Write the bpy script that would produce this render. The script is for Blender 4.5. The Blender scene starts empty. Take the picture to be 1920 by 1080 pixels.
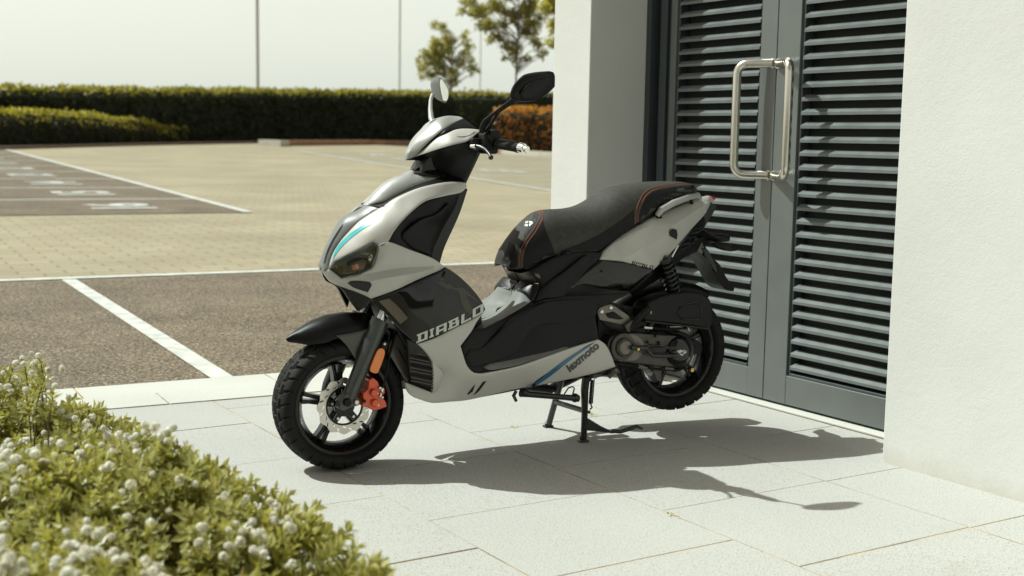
import bpy, bmesh, math, random
import numpy as np
from mathutils import Vector, Matrix
from mathutils.bvhtree import BVHTree
from mathutils.geometry import delaunay_2d_cdt
random.seed(7); rng = np.random.default_rng(7)
scn = bpy.context.scene
R = math.radians

# ------------------------------------------------------------------ camera
FPX, ROLL, CAMH, HZ = 2350.0, 0.0178, 1.12, 260.5
_pit = math.atan((540 - HZ) * math.cos(ROLL) / FPX)
FW = np.array([0, math.cos(_pit), -math.sin(_pit)]); UP0 = np.array([0, math.sin(_pit), math.cos(_pit)]); RT0 = np.array([1., 0, 0])
IX = math.cos(ROLL) * RT0 + math.sin(ROLL) * UP0
IY = math.sin(ROLL) * RT0 - math.cos(ROLL) * UP0
CAM = np.array([0, 0, CAMH])
cd = bpy.data.cameras.new('camera'); cam = bpy.data.objects.new('camera', cd); scn.collection.objects.link(cam)
cd.sensor_width = 36; cd.lens = FPX / 1920 * 36; cd.clip_end = 3000; cd.clip_start = 0.05
m = Matrix.Identity(4)
for i in range(3):
    m[i][0] = IX[i]; m[i][1] = -IY[i]; m[i][2] = -FW[i]; m[i][3] = CAM[i]
cam.matrix_world = m
cd.dof.use_dof = True; cd.dof.focus_distance = 4.35; cd.dof.aperture_fstop = 3.4
scn.camera = cam

# ------------------------------------------------------------------ light
HAZE = 6.7                             # brightness of the white hazy sky near the horizon
SUN_AZ, SUN_EL = 106.5, 52.3           # azimuth the light travels towards (clockwise from +Y), elevation
w = bpy.data.worlds.new('World'); scn.world = w; w.use_nodes = True
nt = w.node_tree; nt.nodes.clear()
sky = nt.nodes.new('ShaderNodeTexSky'); sky.sky_type = 'NISHITA'; sky.sun_disc = False
sky.sun_elevation = R(SUN_EL); sky.sun_rotation = R(SUN_AZ + 180); sky.dust_density = 4.0; sky.air_density = 1.0; sky.ozone_density = 1.0
hs = nt.nodes.new('ShaderNodeHueSaturation'); hs.inputs['Saturation'].default_value = 0.22
mx = nt.nodes.new('ShaderNodeMix'); mx.data_type = 'RGBA'; mx.blend_type = 'MULTIPLY'; mx.inputs[0].default_value = 1
mx.inputs[7].default_value = (0.80, 0.735, 0.62, 1)
tcw = nt.nodes.new('ShaderNodeTexCoord'); sx = nt.nodes.new('ShaderNodeSeparateXYZ'); hz_ = nt.nodes.new('ShaderNodeMapRange'); hz_.interpolation_type = 'SMOOTHSTEP'
hz_.inputs['From Min'].default_value = 0.12; hz_.inputs['From Max'].default_value = 0.46; hz_.inputs['To Min'].default_value = HAZE; hz_.inputs['To Max'].default_value = 0.0
hc = nt.nodes.new('ShaderNodeMix'); hc.data_type = 'RGBA'; hc.blend_type = 'MULTIPLY'; hc.inputs[0].default_value = 1; hc.inputs[6].default_value = (.915, 1.0, .90, 1)
ad = nt.nodes.new('ShaderNodeMix'); ad.data_type = 'RGBA'; ad.blend_type = 'ADD'; ad.inputs[0].default_value = 1
bg = nt.nodes.new('ShaderNodeBackground'); bg.inputs['Strength'].default_value = 0.075
wo = nt.nodes.new('ShaderNodeOutputWorld')
Lk = nt.links.new
Lk(tcw.outputs['Generated'], sx.inputs[0]); Lk(sx.outputs['Z'], hz_.inputs['Value']); Lk(hz_.outputs[0], hc.inputs[7])
Lk(sky.outputs[0], hs.inputs['Color']); Lk(hs.outputs[0], mx.inputs[6]); Lk(mx.outputs[2], ad.inputs[6]); Lk(hc.outputs[2], ad.inputs[7]); Lk(ad.outputs[2], bg.inputs[0]); Lk(bg.outputs[0], wo.inputs[0])
ld = bpy.data.lights.new('sun', 'SUN'); sun = bpy.data.objects.new('sun', ld); scn.collection.objects.link(sun)
ld.energy = 3.95; ld.angle = R(0.5); ld.color = (0.925, 1.0, 0.925)
_s = Vector((math.sin(R(SUN_AZ)) * math.cos(R(SUN_EL)), math.cos(R(SUN_AZ)) * math.cos(R(SUN_EL)), -math.sin(R(SUN_EL))))
sun.rotation_euler = _s.to_track_quat('-Z', 'Y').to_euler(); sun.location = (-6, 3, 8)
scn.view_settings.view_transform = 'Standard'; scn.view_settings.look = 'None'
scn.view_settings.exposure = 0.36; scn.view_settings.gamma = 1
try:
    scn.cycles.use_denoising = True; scn.cycles.max_bounces = 8
except Exception: pass

# ------------------------------------------------------------------ geometry helpers
def ray(x, y): return (x - 960) / FPX * IX + (y - 540) / FPX * IY + FW
def gnd(x, y, z=0.0):
    v = ray(x, y); return CAM + (z - CAMH) / v[2] * v
TH = R(28.0); SA = np.array([math.cos(TH), math.sin(TH), 0]); SB = np.array([-math.sin(TH), math.cos(TH), 0]); SO = gnd(630, 876)
def S(x, y, v):
    """scooter coordinates (u back, v to its right side, w up) of what is seen at a point of the photo, lying v off the middle plane"""
    r = ray(x, y); t = (v - (CAM - SO) @ SB) / (r @ SB); q = CAM + t * r - SO
    return np.array([q @ SA, v, q[2]])
DD = ray(-540, 234); DD[2] = 0; DD /= np.linalg.norm(DD); DN = np.array([-DD[1], DD[0], 0]); DP = gnd(1480, 768.3)
def door(x, y, off=0.0):
    r = ray(x, y); q = CAM + ((DP + DN * off - CAM) @ DN) / (r @ DN) * r - DP
    return np.array([-(q @ DD), -(q @ DN), q[2]])        # building coordinates: x right, y inwards, z up
K0 = gnd(418.8, 706.6); PV = gnd(129.7, 523) - K0; PL = float(np.linalg.norm(PV)); PV /= PL; QV = np.array([PV[1], -PV[0], 0]); SL = 0.016
def tz(p): return SL * min(max(0.0, p - PL), 90.0)
def pq(p, q, dz=0.0):
    a = K0 + PV * p + QV * q; return (float(a[0]), float(a[1]), tz(p) + dz)
def ter(x, y):
    r = ray(x, y)
    if r[2] < 0:
        g = gnd(x, y)
        if (g - K0) @ PV < PL: return g
    t = (SL * ((CAM - K0) @ PV - PL) - CAMH) / (r[2] - SL * (r @ PV)); return CAM + t * r

def link(ob, parent=None):
    scn.collection.objects.link(ob)
    if parent is not None: ob.parent = parent
    return ob
def tag(o, label=None, cat=None, group=None, kind=None):
    if label: o['label'] = label
    if cat: o['category'] = cat
    if group: o['group'] = group
    if kind: o['kind'] = kind
    return o
def empty(name, loc, rz, label, cat, group=None):
    e = bpy.data.objects.new(name, None); link(e); e.location = loc; e.rotation_euler = (0, 0, rz); e.empty_display_size = .1
    return tag(e, label, cat, group)
def mesh(name, verts, faces, mat, parent=None, smooth=True, angle=35):
    me = bpy.data.meshes.new(name)
    me.from_pydata([tuple(map(float, v)) for v in verts], [], [tuple(int(i) for i in f) for f in faces]); me.update()
    mats = mat if isinstance(mat, (list, tuple)) else [mat]
    for q in mats: me.materials.append(q)
    if smooth:
        me.polygons.foreach_set('use_smooth', [True] * len(me.polygons))
        me.set_sharp_from_angle(angle=R(angle))
    return link(bpy.data.objects.new(name, me), parent)
class MB:
    """collects shapes into ONE mesh"""
    def __init__(s): s.v = []; s.f = []; s.wn = False
    def add(s, v, f):
        n = len(s.v); s.v += [tuple(map(float, q)) for q in v]; s.f += [tuple(i + n for i in q) for q in f]; return s
    def box(s, x0, x1, y0, y1, z0, z1):
        return s.add([(x0,y0,z0),(x1,y0,z0),(x1,y1,z0),(x0,y1,z0),(x0,y0,z1),(x1,y0,z1),(x1,y1,z1),(x0,y1,z1)],
                     [(0,3,2,1),(4,5,6,7),(0,1,5,4),(1,2,6,5),(2,3,7,6),(3,0,4,7)])
    def bbox(s, x0, x1, y0, y1, z0, z1, b):
        """box with bevelled edges"""
        s.wn = True; bm = bmesh.new(); bmesh.ops.create_cube(bm, size=1)
        for q in bm.verts: q.co = Vector(((x0+x1)/2 + q.co.x*(x1-x0), (y0+y1)/2 + q.co.y*(y1-y0), (z0+z1)/2 + q.co.z*(z1-z0)))
        bmesh.ops.bevel(bm, geom=list(bm.edges), offset=b, segments=2, profile=.5, affect='EDGES')
        bm.verts.index_update(); s.add([q.co[:] for q in bm.verts], [[q.index for q in f.verts] for f in bm.faces]); bm.free(); return s
    def tube(s, pts, r, seg=12, cap=True):
        pts = [Vector(tuple(map(float, p))) for p in pts]; rs = r if isinstance(r, (list, tuple)) else [r] * len(pts)
        V = []; F = []; n = len(pts); ref = None
        for i, p in enumerate(pts):
            d = (pts[min(i+1, n-1)] - pts[max(i-1, 0)]).normalized()
            if ref is None: ref = Vector((0,0,1)) if abs(d.z) < .9 else Vector((1,0,0))
            a = d.cross(ref).normalized(); b = a.cross(d).normalized(); ref = b
            for k in range(seg):
                t = 2*math.pi*k/seg; V.append(p + (a*math.cos(t) + b*math.sin(t)) * rs[i])
        for i in range(n-1):
            for k in range(seg):
                F.append((i*seg+k, i*seg+(k+1) % seg, (i+1)*seg+(k+1) % seg, (i+1)*seg+k))
        if cap: F.append(tuple(range(seg))[::-1]); F.append(tuple((n-1)*seg+k for k in range(seg)))
        return s.add(V, F)
    def lathe(s, prof, c, ax, seg=48):
        """prof: (radius, along) closed or open ring profile spun round axis ax through c"""
        c = Vector(tuple(map(float, c))); ax = Vector(ax).normalized(); a = ax.cross(Vector((0,0,1)))
        if a.length < .1: a = ax.cross(Vector((1,0,0)))
        a.normalize(); b = ax.cross(a); V = []; F = []; n = len(prof)
        for k in range(seg):
            t = 2*math.pi*k/seg; d = a*math.cos(t) + b*math.sin(t)
            for (r, h) in prof: V.append(c + d*r + ax*h)
        for k in range(seg):
            for i in range(n-1):
                j = (k+1) % seg; F.append((k*n+i, k*n+i+1, j*n+i+1, j*n+i))
        return s.add(V, F)
    def ball(s, c, r, sc=(1,1,1), u=12, v=8):
        V = []; F = []
        for i in range(v+1):
            ph = math.pi*i/v
            for k in range(u):
                t = 2*math.pi*k/u; V.append((c[0]+r*sc[0]*math.sin(ph)*math.cos(t), c[1]+r*sc[1]*math.sin(ph)*math.sin(t), c[2]+r*sc[2]*math.cos(ph)))
        for i in range(v):
            for k in range(u): F.append((i*u+k, (i+1)*u+k, (i+1)*u+(k+1) % u, i*u+(k+1) % u))
        return s.add(V, F)
    def loft(s, rings, cap=True, closed=True):
        n = len(rings[0]); V = [p for r_ in rings for p in r_]; F = []
        for i in range(len(rings)-1):
            for k in range(n if closed else n-1):
                F.append((i*n+k, i*n+(k+1) % n, (i+1)*n+(k+1) % n, (i+1)*n+k))
        if cap and closed: F.append(tuple(range(n))[::-1]); F.append(tuple((len(rings)-1)*n+k for k in range(n)))
        return s.add(V, F)
    def prism(s, poly3, vec):
        """polygon in space pushed along a vector"""
        n = len(poly3); V = [tuple(p) for p in poly3] + [tuple(np.array(p) + np.array(vec)) for p in poly3]
        F = [tuple(range(n)), tuple(range(2*n-1, n-1, -1))] + [(k, k+n, (k+1) % n + n, (k+1) % n) for k in range(n)]
        return s.add(V, F)
    def build(s, name, mat, parent=None, smooth=True, angle=35, bevel=0, fix=True):
        o = mesh(name, s.v, s.f, mat, parent, False)
        if fix or bevel:
            bm = bmesh.new(); bm.from_mesh(o.data)
            if fix: bmesh.ops.recalc_face_normals(bm, faces=bm.faces)
            if bevel:
                ed = [e for e in bm.edges if len(e.link_faces) == 2 and e.calc_face_angle(0) > R(30)]
                bmesh.ops.bevel(bm, geom=ed, offset=bevel, segments=2, profile=.5, affect='EDGES', clamp_overlap=True)
            bm.to_mesh(o.data); bm.free()
        if smooth:
            o.data.polygons.foreach_set('use_smooth', [True] * len(o.data.polygons)); o.data.set_sharp_from_angle(angle=R(angle if not (bevel or s.wn) else 60))
            if bevel or s.wn:
                wm = o.modifiers.new('weighted_normals', 'WEIGHTED_NORMAL'); wm.keep_sharp = True; wm.weight = 100
        return o

# ------------------------------------------------------------------ materials
def mat(name, col, rough=.5, metal=0, coat=0, spec=.5, noise=0, nscale=30, bump=0, bscale=200, sss=0, rnoise=0, dist=.002):
    m = bpy.data.materials.new(name); m.use_nodes = True; t = m.node_tree; b = t.nodes['Principled BSDF']; L = t.links
    col = tuple(col) + (1,); b.inputs['Base Color'].default_value = col; b.inputs['Roughness'].default_value = rough; b.inputs['Metallic'].default_value = metal
    b.inputs['Coat Weight'].default_value = coat; b.inputs['Coat Roughness'].default_value = .04; b.inputs['Specular IOR Level'].default_value = spec
    tc = t.nodes.new('ShaderNodeTexCoord')
    if noise or rnoise:
        n = t.nodes.new('ShaderNodeTexNoise'); n.inputs['Scale'].default_value = nscale; n.inputs['Detail'].default_value = 6; L.new(tc.outputs['Object'], n.inputs['Vector'])
    if noise:
        r = t.nodes.new('ShaderNodeMapRange'); r.inputs['From Min'].default_value = .3; r.inputs['From Max'].default_value = .7; r.inputs['To Min'].default_value = 1-noise; r.inputs['To Max'].default_value = 1+noise
        L.new(n.outputs['Fac'], r.inputs['Value']); x = t.nodes.new('ShaderNodeMix'); x.data_type = 'RGBA'; x.blend_type = 'MULTIPLY'; x.inputs[0].default_value = 1; x.inputs[6].default_value = col
        L.new(r.outputs[0], x.inputs[7]); L.new(x.outputs[2], b.inputs['Base Color'])
    if rnoise:
        r = t.nodes.new('ShaderNodeMapRange'); r.inputs['From Min'].default_value = .3; r.inputs['From Max'].default_value = .7; r.inputs['To Min'].default_value = max(0.02, rough-rnoise); r.inputs['To Max'].default_value = rough+rnoise
        L.new(n.outputs['Fac'], r.inputs['Value']); L.new(r.outputs[0], b.inputs['Roughness'])
    if bump:
        n2 = t.nodes.new('ShaderNodeTexNoise'); n2.inputs['Scale'].default_value = bscale; n2.inputs['Detail'].default_value = 4; L.new(tc.outputs['Object'], n2.inputs['Vector'])
        bp = t.nodes.new('ShaderNodeBump'); bp.inputs['Strength'].default_value = bump; bp.inputs['Distance'].default_value = dist; L.new(n2.outputs['Fac'], bp.inputs['Height']); L.new(bp.outputs[0], b.inputs['Normal'])
    return m
def N(t, typ, **kw):
    n = t.nodes.new(typ)
    for k, v in kw.items(): setattr(n, k, v)
    return n
def speckle(name, base, dark, light, scale, amt_d=.42, amt_l=.62, rough=.9, big=.12, bump=.3, stain=None):
    """mineral surface: fine dark and light grains over a mottled base, faint large patches"""
    m = mat(name, base, rough, bump=bump, bscale=scale*1.3, spec=.3); t = m.node_tree; b = t.nodes['Principled BSDF']; L = t.links
    tc = N(t, 'ShaderNodeTexCoord')
    n1 = N(t, 'ShaderNodeTexNoise'); n1.inputs['Scale'].default_value = scale; n1.inputs['Detail'].default_value = 3; n1.inputs['Roughness'].default_value = .7
    cr = N(t, 'ShaderNodeValToRGB'); e = cr.color_ramp; e.elements[0].position = amt_d-.06; e.elements[0].color = (*dark, 1); e.elements[1].position = amt_d+.05; e.elements[1].color = (*base, 1)
    x = e.elements.new(amt_l); x.color = (*base, 1); x = e.elements.new(amt_l+.1); x.color = (*light, 1)
    n2 = N(t, 'ShaderNodeTexNoise'); n2.inputs['Scale'].default_value = 1.6; n2.inputs['Detail'].default_value = 5
    mr = N(t, 'ShaderNodeMapRange'); mr.inputs['From Min'].default_value = .3; mr.inputs['From Max'].default_value = .7; mr.inputs['To Min'].default_value = 1-big; mr.inputs['To Max'].default_value = 1+big
    mu = N(t, 'ShaderNodeMix', data_type='RGBA', blend_type='MULTIPLY'); mu.inputs[0].default_value = 1
    L.new(tc.outputs['Object'], n1.inputs['Vector']); L.new(tc.outputs['Object'], n2.inputs['Vector']); L.new(n1.outputs['Fac'], cr.inputs[0]); L.new(n2.outputs['Fac'], mr.inputs['Value'])
    L.new(cr.outputs[0], mu.inputs[6]); L.new(mr.outputs[0], mu.inputs[7]); L.new(mu.outputs[2], b.inputs['Base Color'])
    return m
def leafmat(name, cols, trans=.35, rough=.45, tint=(1.25, 1.2, .55)):
    """leaf colours picked per leaf from the 'rnd' attribute, with light coming through"""
    m = bpy.data.materials.new(name); m.use_nodes = True; t = m.node_tree; L = t.links; b = t.nodes['Principled BSDF']; out = t.nodes['Material Output']
    at = N(t, 'ShaderNodeAttribute', attribute_name='rnd'); cr = N(t, 'ShaderNodeValToRGB'); e = cr.color_ramp
    e.elements[0].color = (*cols[0], 1); e.elements[1].color = (*cols[-1], 1)
    for i, c in enumerate(cols[1:-1]): x = e.elements.new((i+1)/(len(cols)-1)); x.color = (*c, 1)
    L.new(at.outputs['Fac'], cr.inputs[0]); L.new(cr.outputs[0], b.inputs['Base Color']); b.inputs['Roughness'].default_value = rough; b.inputs['Specular IOR Level'].default_value = .35
    tr = N(t, 'ShaderNodeBsdfTranslucent'); g = N(t, 'ShaderNodeMix', data_type='RGBA', blend_type='MULTIPLY'); g.inputs[0].default_value = 1; g.inputs[7].default_value = (*tint, 1)
    L.new(cr.outputs[0], g.inputs[6]); L.new(g.outputs[2], tr.inputs[0]); ms = N(t, 'ShaderNodeMixShader'); ms.inputs[0].default_value = trans
    L.new(b.outputs[0], ms.inputs[1]); L.new(tr.outputs[0], ms.inputs[2]); L.new(ms.outputs[0], out.inputs[0])
    return m
def leafmesh(name, V, F, rnd, m, parent=None, per=1):
    """V (n,3), F (k,4) arrays; one random value per leaf (per faces each)"""
    me = bpy.data.meshes.new(name); n = len(V); k = len(F); w_ = F.shape[1]
    me.vertices.add(n); me.vertices.foreach_set('co', V.astype(np.float32).ravel()); me.loops.add(k*w_); me.loops.foreach_set('vertex_index', F.astype(np.int32).ravel())
    me.polygons.add(k); me.polygons.foreach_set('loop_start', np.arange(0, k*w_, w_, dtype=np.int32)); me.update(calc_edges=True)
    a = me.attributes.new('rnd', 'FLOAT', 'FACE'); a.data.foreach_set('value', np.repeat(rnd, per).astype(np.float32)); me.materials.append(m)
    return link(bpy.data.objects.new(name, me), parent)
def quads(C, size, aspect=.55, up=None, spread=1.0, seed=1):
    """leaf quads at C: random facing, pointed diamond"""
    g = np.random.default_rng(seed); n = len(C); d = g.normal(size=(n, 3)); 
    if up is not None: d = d*spread + up
    d /= np.linalg.norm(d, axis=1)[:, None]; e = g.normal(size=(n, 3)); e -= (e*d).sum(1)[:, None]*d; e /= np.linalg.norm(e, axis=1)[:, None]; f = np.cross(d, e)
    s = size*(.6+.8*g.random(n))[:, None]
    V = np.stack([C-e*s*.5, C+f*s*aspect*.5, C+e*s*.5, C-f*s*aspect*.5], 1).reshape(-1, 3); F = np.arange(n*4).reshape(n, 4)
    return V, F, g.random(n)

# ------------------------------------------------------------------ ground materials
M_slab = speckle('paving concrete', (.455,.455,.435), (.15,.14,.12), (.58,.575,.54), 210, .40, .64, .9, .03, .08)
def stain(m, cols, scale, lo, hi, amt):
    t = m.node_tree; L = t.links; b = t.nodes['Principled BSDF']; src = b.inputs['Base Color'].links[0].from_socket; tc = N(t, 'ShaderNodeTexCoord'); n = N(t, 'ShaderNodeTexNoise'); n.inputs['Scale'].default_value = scale; n.inputs['Detail'].default_value = 8; n.inputs['Roughness'].default_value = .7; n.inputs['Distortion'].default_value = .6
    mr = N(t, 'ShaderNodeMapRange'); mr.inputs['From Min'].default_value = lo; mr.inputs['From Max'].default_value = hi; mr.inputs['To Max'].default_value = amt; mu = N(t, 'ShaderNodeMix', data_type='RGBA', blend_type='MULTIPLY'); mu.inputs[7].default_value = (*cols, 1)
    L.new(tc.outputs['Object'], n.inputs['Vector']); L.new(n.outputs['Fac'], mr.inputs['Value']); L.new(mr.outputs[0], mu.inputs[0]); L.new(src, mu.inputs[6]); L.new(mu.outputs[2], b.inputs['Base Color'])
stain(M_slab, (.80,.76,.66), 1.1, .56, .70, .55); stain(M_slab, (.62,.56,.46), 5.5, .66, .74, .5)
M_joint = mat('joint sand', (.40,.29,.14), .95, noise=.6, nscale=6)
M_kerb = speckle('kerb concrete', (.54,.545,.51), (.36,.35,.32), (.62,.62,.58), 170, .36, .62, .9, .06)
M_asph = speckle('asphalt', (.175,.138,.098), (.045,.037,.028), (.44,.38,.29), 70, .45, .56, .95, .16, .6)
stain(M_asph, (.62,.60,.58), .8, .52, .68, .6); stain(M_asph, (1.25,1.22,1.15), .5, .52, .7, .8)
M_line = mat('road paint', (.55,.56,.525), .7, noise=.22, nscale=9, bump=.2, bscale=120)
M_earth = mat('earth', (.055,.042,.03), .95, noise=.4, nscale=3)
M_grass = mat('far ground', (.16,.16,.08), .95, noise=.3, nscale=.3)
def brickmat(name, c1, c2, cm, w_, h_, mort=.006, rot=0):
    m = mat(name, c1, .9, spec=.3); t = m.node_tree; L = t.links; b = t.nodes['Principled BSDF']; tc = N(t, 'ShaderNodeTexCoord'); mp = N(t, 'ShaderNodeMapping'); mp.inputs['Rotation'].default_value[2] = rot
    br = N(t, 'ShaderNodeTexBrick'); br.inputs['Color1'].default_value = (*c1, 1); br.inputs['Color2'].default_value = (*c2, 1); br.inputs['Mortar'].default_value = (*cm, 1)
    br.inputs['Scale'].default_value = 1; br.inputs['Brick Width'].default_value = w_; br.inputs['Row Height'].default_value = h_; br.inputs['Mortar Size'].default_value = mort; br.inputs['Mortar Smooth'].default_value = .3; br.inputs['Bias'].default_value = 0
    n = N(t, 'ShaderNodeTexNoise'); n.inputs['Scale'].default_value = .55; n.inputs['Detail'].default_value = 6; mr = N(t, 'ShaderNodeMapRange'); mr.inputs['From Min'].default_value = .3; mr.inputs['From Max'].default_value = .7; mr.inputs['To Min'].default_value = .86; mr.inputs['To Max'].default_value = 1.12
    n3 = N(t, 'ShaderNodeTexNoise'); n3.inputs['Scale'].default_value = 55; n3.inputs['Detail'].default_value = 3; m3 = N(t, 'ShaderNodeMapRange'); m3.inputs['To Min'].default_value = .8; m3.inputs['To Max'].default_value = 1.2
    mu = N(t, 'ShaderNodeMix', data_type='RGBA', blend_type='MULTIPLY'); mu.inputs[0].default_value = 1; mu2 = N(t, 'ShaderNodeMix', data_type='RGBA', blend_type='MULTIPLY'); mu2.inputs[0].default_value = 1
    L.new(tc.outputs['Object'], mp.inputs[0]); L.new(mp.outputs[0], br.inputs[0]); L.new(tc.outputs['Object'], n.inputs['Vector']); L.new(n.outputs['Fac'], mr.inputs['Value']); L.new(tc.outputs['Object'], n3.inputs['Vector']); L.new(n3.outputs['Fac'], m3.inputs['Value'])
    L.new(br.outputs['Color'], mu.inputs[6]); L.new(mr.outputs[0], mu.inputs[7]); L.new(mu.outputs[2], mu2.inputs[6]); L.new(m3.outputs[0], mu2.inputs[7]); L.new(mu2.outputs[2], b.inputs['Base Color']); return m
PROT = math.atan2(QV[1], QV[0])
M_block = brickmat('block paving', (.37,.325,.228), (.325,.28,.192), (.225,.195,.13), .36, .18, .012, -PROT)

# ------------------------------------------------------------------ setting: ground sheets (p = away from the pavement edge, q = along it)
def sheet(name, poly, dz, m, cuts=True):
    """flat sheet over the land, cut where the ground starts to rise"""
    def clip(P, keep_low, at):
        out = []
        for i in range(len(P)):
            a, b = P[i], P[(i+1) % len(P)]; ia = (a[0] <= at) == keep_low or a[0] == at; ib = (b[0] <= at) == keep_low or b[0] == at
            if ia: out.append(a)
            if ia != ib: t = (at-a[0])/(b[0]-a[0]); out.append((at, a[1]+t*(b[1]-a[1])))
        return out
    V = []; F = []
    for keep, lo in ((True, PL), (False, PL)):
        P = clip(poly, keep, lo)
        if len(P) < 3: continue
        if not keep:
            P1 = clip(P, True, PL+90)
            P2 = clip(P, False, PL+90)
        else: P1, P2 = P, []
        for PP in (P1, P2):
            if len(PP) < 3: continue
            n = len(V); V += [pq(a, b, dz) for a, b in PP]; F.append(tuple(range(n, n+len(PP))))
    o = mesh(name, V, F, m, None, False)
    bm = bmesh.new(); bm.from_mesh(o.data); bmesh.ops.recalc_face_normals(bm, faces=bm.faces)
    for f in bm.faces:
        if f.normal.z < 0: f.normal_flip()
    bm.to_mesh(o.data); bm.free()
    return tag(o, kind='structure')
sheet('ground', [(-60,-300),(900,-700),(900,700),(-60,300)], -.05, M_grass)
sheet('parking_road', [(PL-.05,-60),(52,-60),(60,80),(PL-.05,80)], -.012, M_block)
sheet('parking_bay_surface', [(0,-30),(PL,-30),(PL,40),(0,40)], -.010, M_asph)
sheet('far_parking_bay_surface', [(10.55,-30),(36.5,-30),(36.5,3.27),(10.55,3.27)], -.004, M_asph)
M_asph2 = speckle('worn asphalt', (.30,.265,.19), (.16,.14,.10), (.42,.38,.29), 60, .42, .6, .95, .12)
sheet('right_parking_bay_surface', [(9,9.6),(38,13.35),(38,23),(30,26),(9,26)], -.004, M_asph2)
# white lines
def line(a, b, w_, dz=.0, m=None):
    a = np.array(a, float); b = np.array(b, float); d = b-a; d /= np.linalg.norm(d); n = np.array([-d[1], d[0]])*w_/2
    return [tuple(a+n), tuple(b+n), tuple(b-n), tuple(a-n)]
for q in (0, -2.75, -5.5): sheet('bay_line', line((.01, q), (PL+.02, q), .105), -.005, M_line)
sheet('bay_line', line((PL+.1, -30), (PL+.1, 30), .115), -.004, M_line)
sheet('bay_line', line((10.55, 3.27), (36.5, 3.27), .13), .001, M_line)
for k in range(8): sheet('bay_line', line((13.45+2.85*k, -12), (13.25+2.85*k, 3.2), .11), .0005, M_line)
sheet('bay_line', line((9, 9.6), (38, 13.35), .14), .001, M_line)
for p, q in ((16.6, 11.05), (20.5, 11.4), (24.0, 11.8), (28, 12.3), (32, 12.8)): sheet('bay_line', line((p, q-.35), (p+.3, q+9), .12), .0005, M_line)
def textgeo(s, off=0.0, shear=0.0):
    c = bpy.data.curves.new('lettering', 'FONT'); c.body = s; c.size = 1; c.offset = off; c.shear = shear; c.resolution_u = 4
    o = bpy.data.objects.new('lettering', c); link(o); dg = bpy.context.evaluated_depsgraph_get(); me = o.evaluated_get(dg).to_mesh()
    V = [v.co[:2] for v in me.vertices]; F = [tuple(p.vertices) for p in me.polygons]
    o.evaluated_get(dg).to_mesh_clear(); bpy.data.objects.remove(o); bpy.data.curves.remove(c); return V, F
for k, s in enumerate(('16', '15', '14', '13', '12', '11', '10')):
    V, F = textgeo(s, .03); mb = MB(); p0 = 11.2 + 2.85*k
    mb.add([pq(p0 + .85*x*1.35, 2.25 - y*1.15, .002) for x, y in V], F); o = mb.build('bay_number', M_line, smooth=False, fix=False); tag(o, kind='structure')
for k, s in enumerate(('27', '28', '29', '30')):
    V, F = textgeo(s, .03); mb = MB(); p0 = 22.2 + 4.0*k
    mb.add([pq(p0 + 1.5*(1-x), 13.2 + .5*k + y*1.15, .002) for x, y in V], F); o = mb.build('bay_number', M_line, smooth=False, fix=False); tag(o, kind='structure')

# pavement: slabs laid parallel to the door wall, cut along the kerb
def bworld(x, off, z): a = DP - DD*x + DN*off; return (float(a[0]), float(a[1]), z)
def b2p(x, off): a = DP - DD*x + DN*off - K0; return float(a @ PV)
KW = .25
def cliphalf(P, lim):
    out = []
    for i in range(len(P)):
        a, b = P[i], P[(i+1) % len(P)]; fa, fb = b2p(*a)-lim, b2p(*b)-lim
        if fa <= 0: out.append(a)
        if (fa <= 0) != (fb <= 0): t = fa/(fa-fb); out.append((a[0]+t*(b[0]-a[0]), a[1]+t*(b[1]-a[1])))
    return out
rows = [(.04, .705, .305), (.705, 1.405, .878), (1.405, 2.075, .62), (2.075, 2.75, .905), (2.75, 3.43, .62), (3.43, 4.1, .9), (4.1, 4.8, .6), (4.8, 5.5, .9), (5.5, 6.2, .6)]
rows += [(.04-.67*(i+1), .04-.67*i, .3 if i % 2 else .02) for i in range(9)]
mb = MB(); g = .0024
for (o0, o1, x0) in rows:
    for k in range(-14, 10):
        a = x0 + .578*k; P = [(a+g, o0+g), (a+.578-g, o0+g), (a+.578-g, o1-g), (a+g, o1-g)]
        P = cliphalf(P, -2*KW-.006)
        if len(P) < 3: continue
        n = len(mb.v); dz = rng.normal()*.0007; top = [bworld(x, o, dz) for x, o in P]; bot = [bworld(x, o, -.03) for x, o in P]
        mb.prism(bot, (0, 0, .03+dz))
sl = mb.build('pavement', M_slab, bevel=.001); tag(sl, kind='structure')
P = cliphalf([(-9, -7), (7, -7), (7, 6.5), (-9, 6.5)], .0); mb = MB(); mb.add([bworld(x, o, -.0020) for x, o in P], [tuple(range(len(P)))]); o = mb.build('pavement_bed', M_joint, smooth=False); tag(o, kind='structure')
mb = MB()
for r_ in range(2):
    for k in range(-16, 16):
        q0 = k*.86 + .3*r_ + .2; a = -KW*(r_+1)+.003; b = -KW*r_-.003
        mb.prism([pq(a, q0, -.03), pq(b, q0, -.03), pq(b, q0+.852, -.03), pq(a, q0+.852, -.03)], (0, 0, .031+.002*r_+rng.normal()*.0006))
o = mb.build('kerb', M_kerb, bevel=.002); tag(o, kind='structure')
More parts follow.
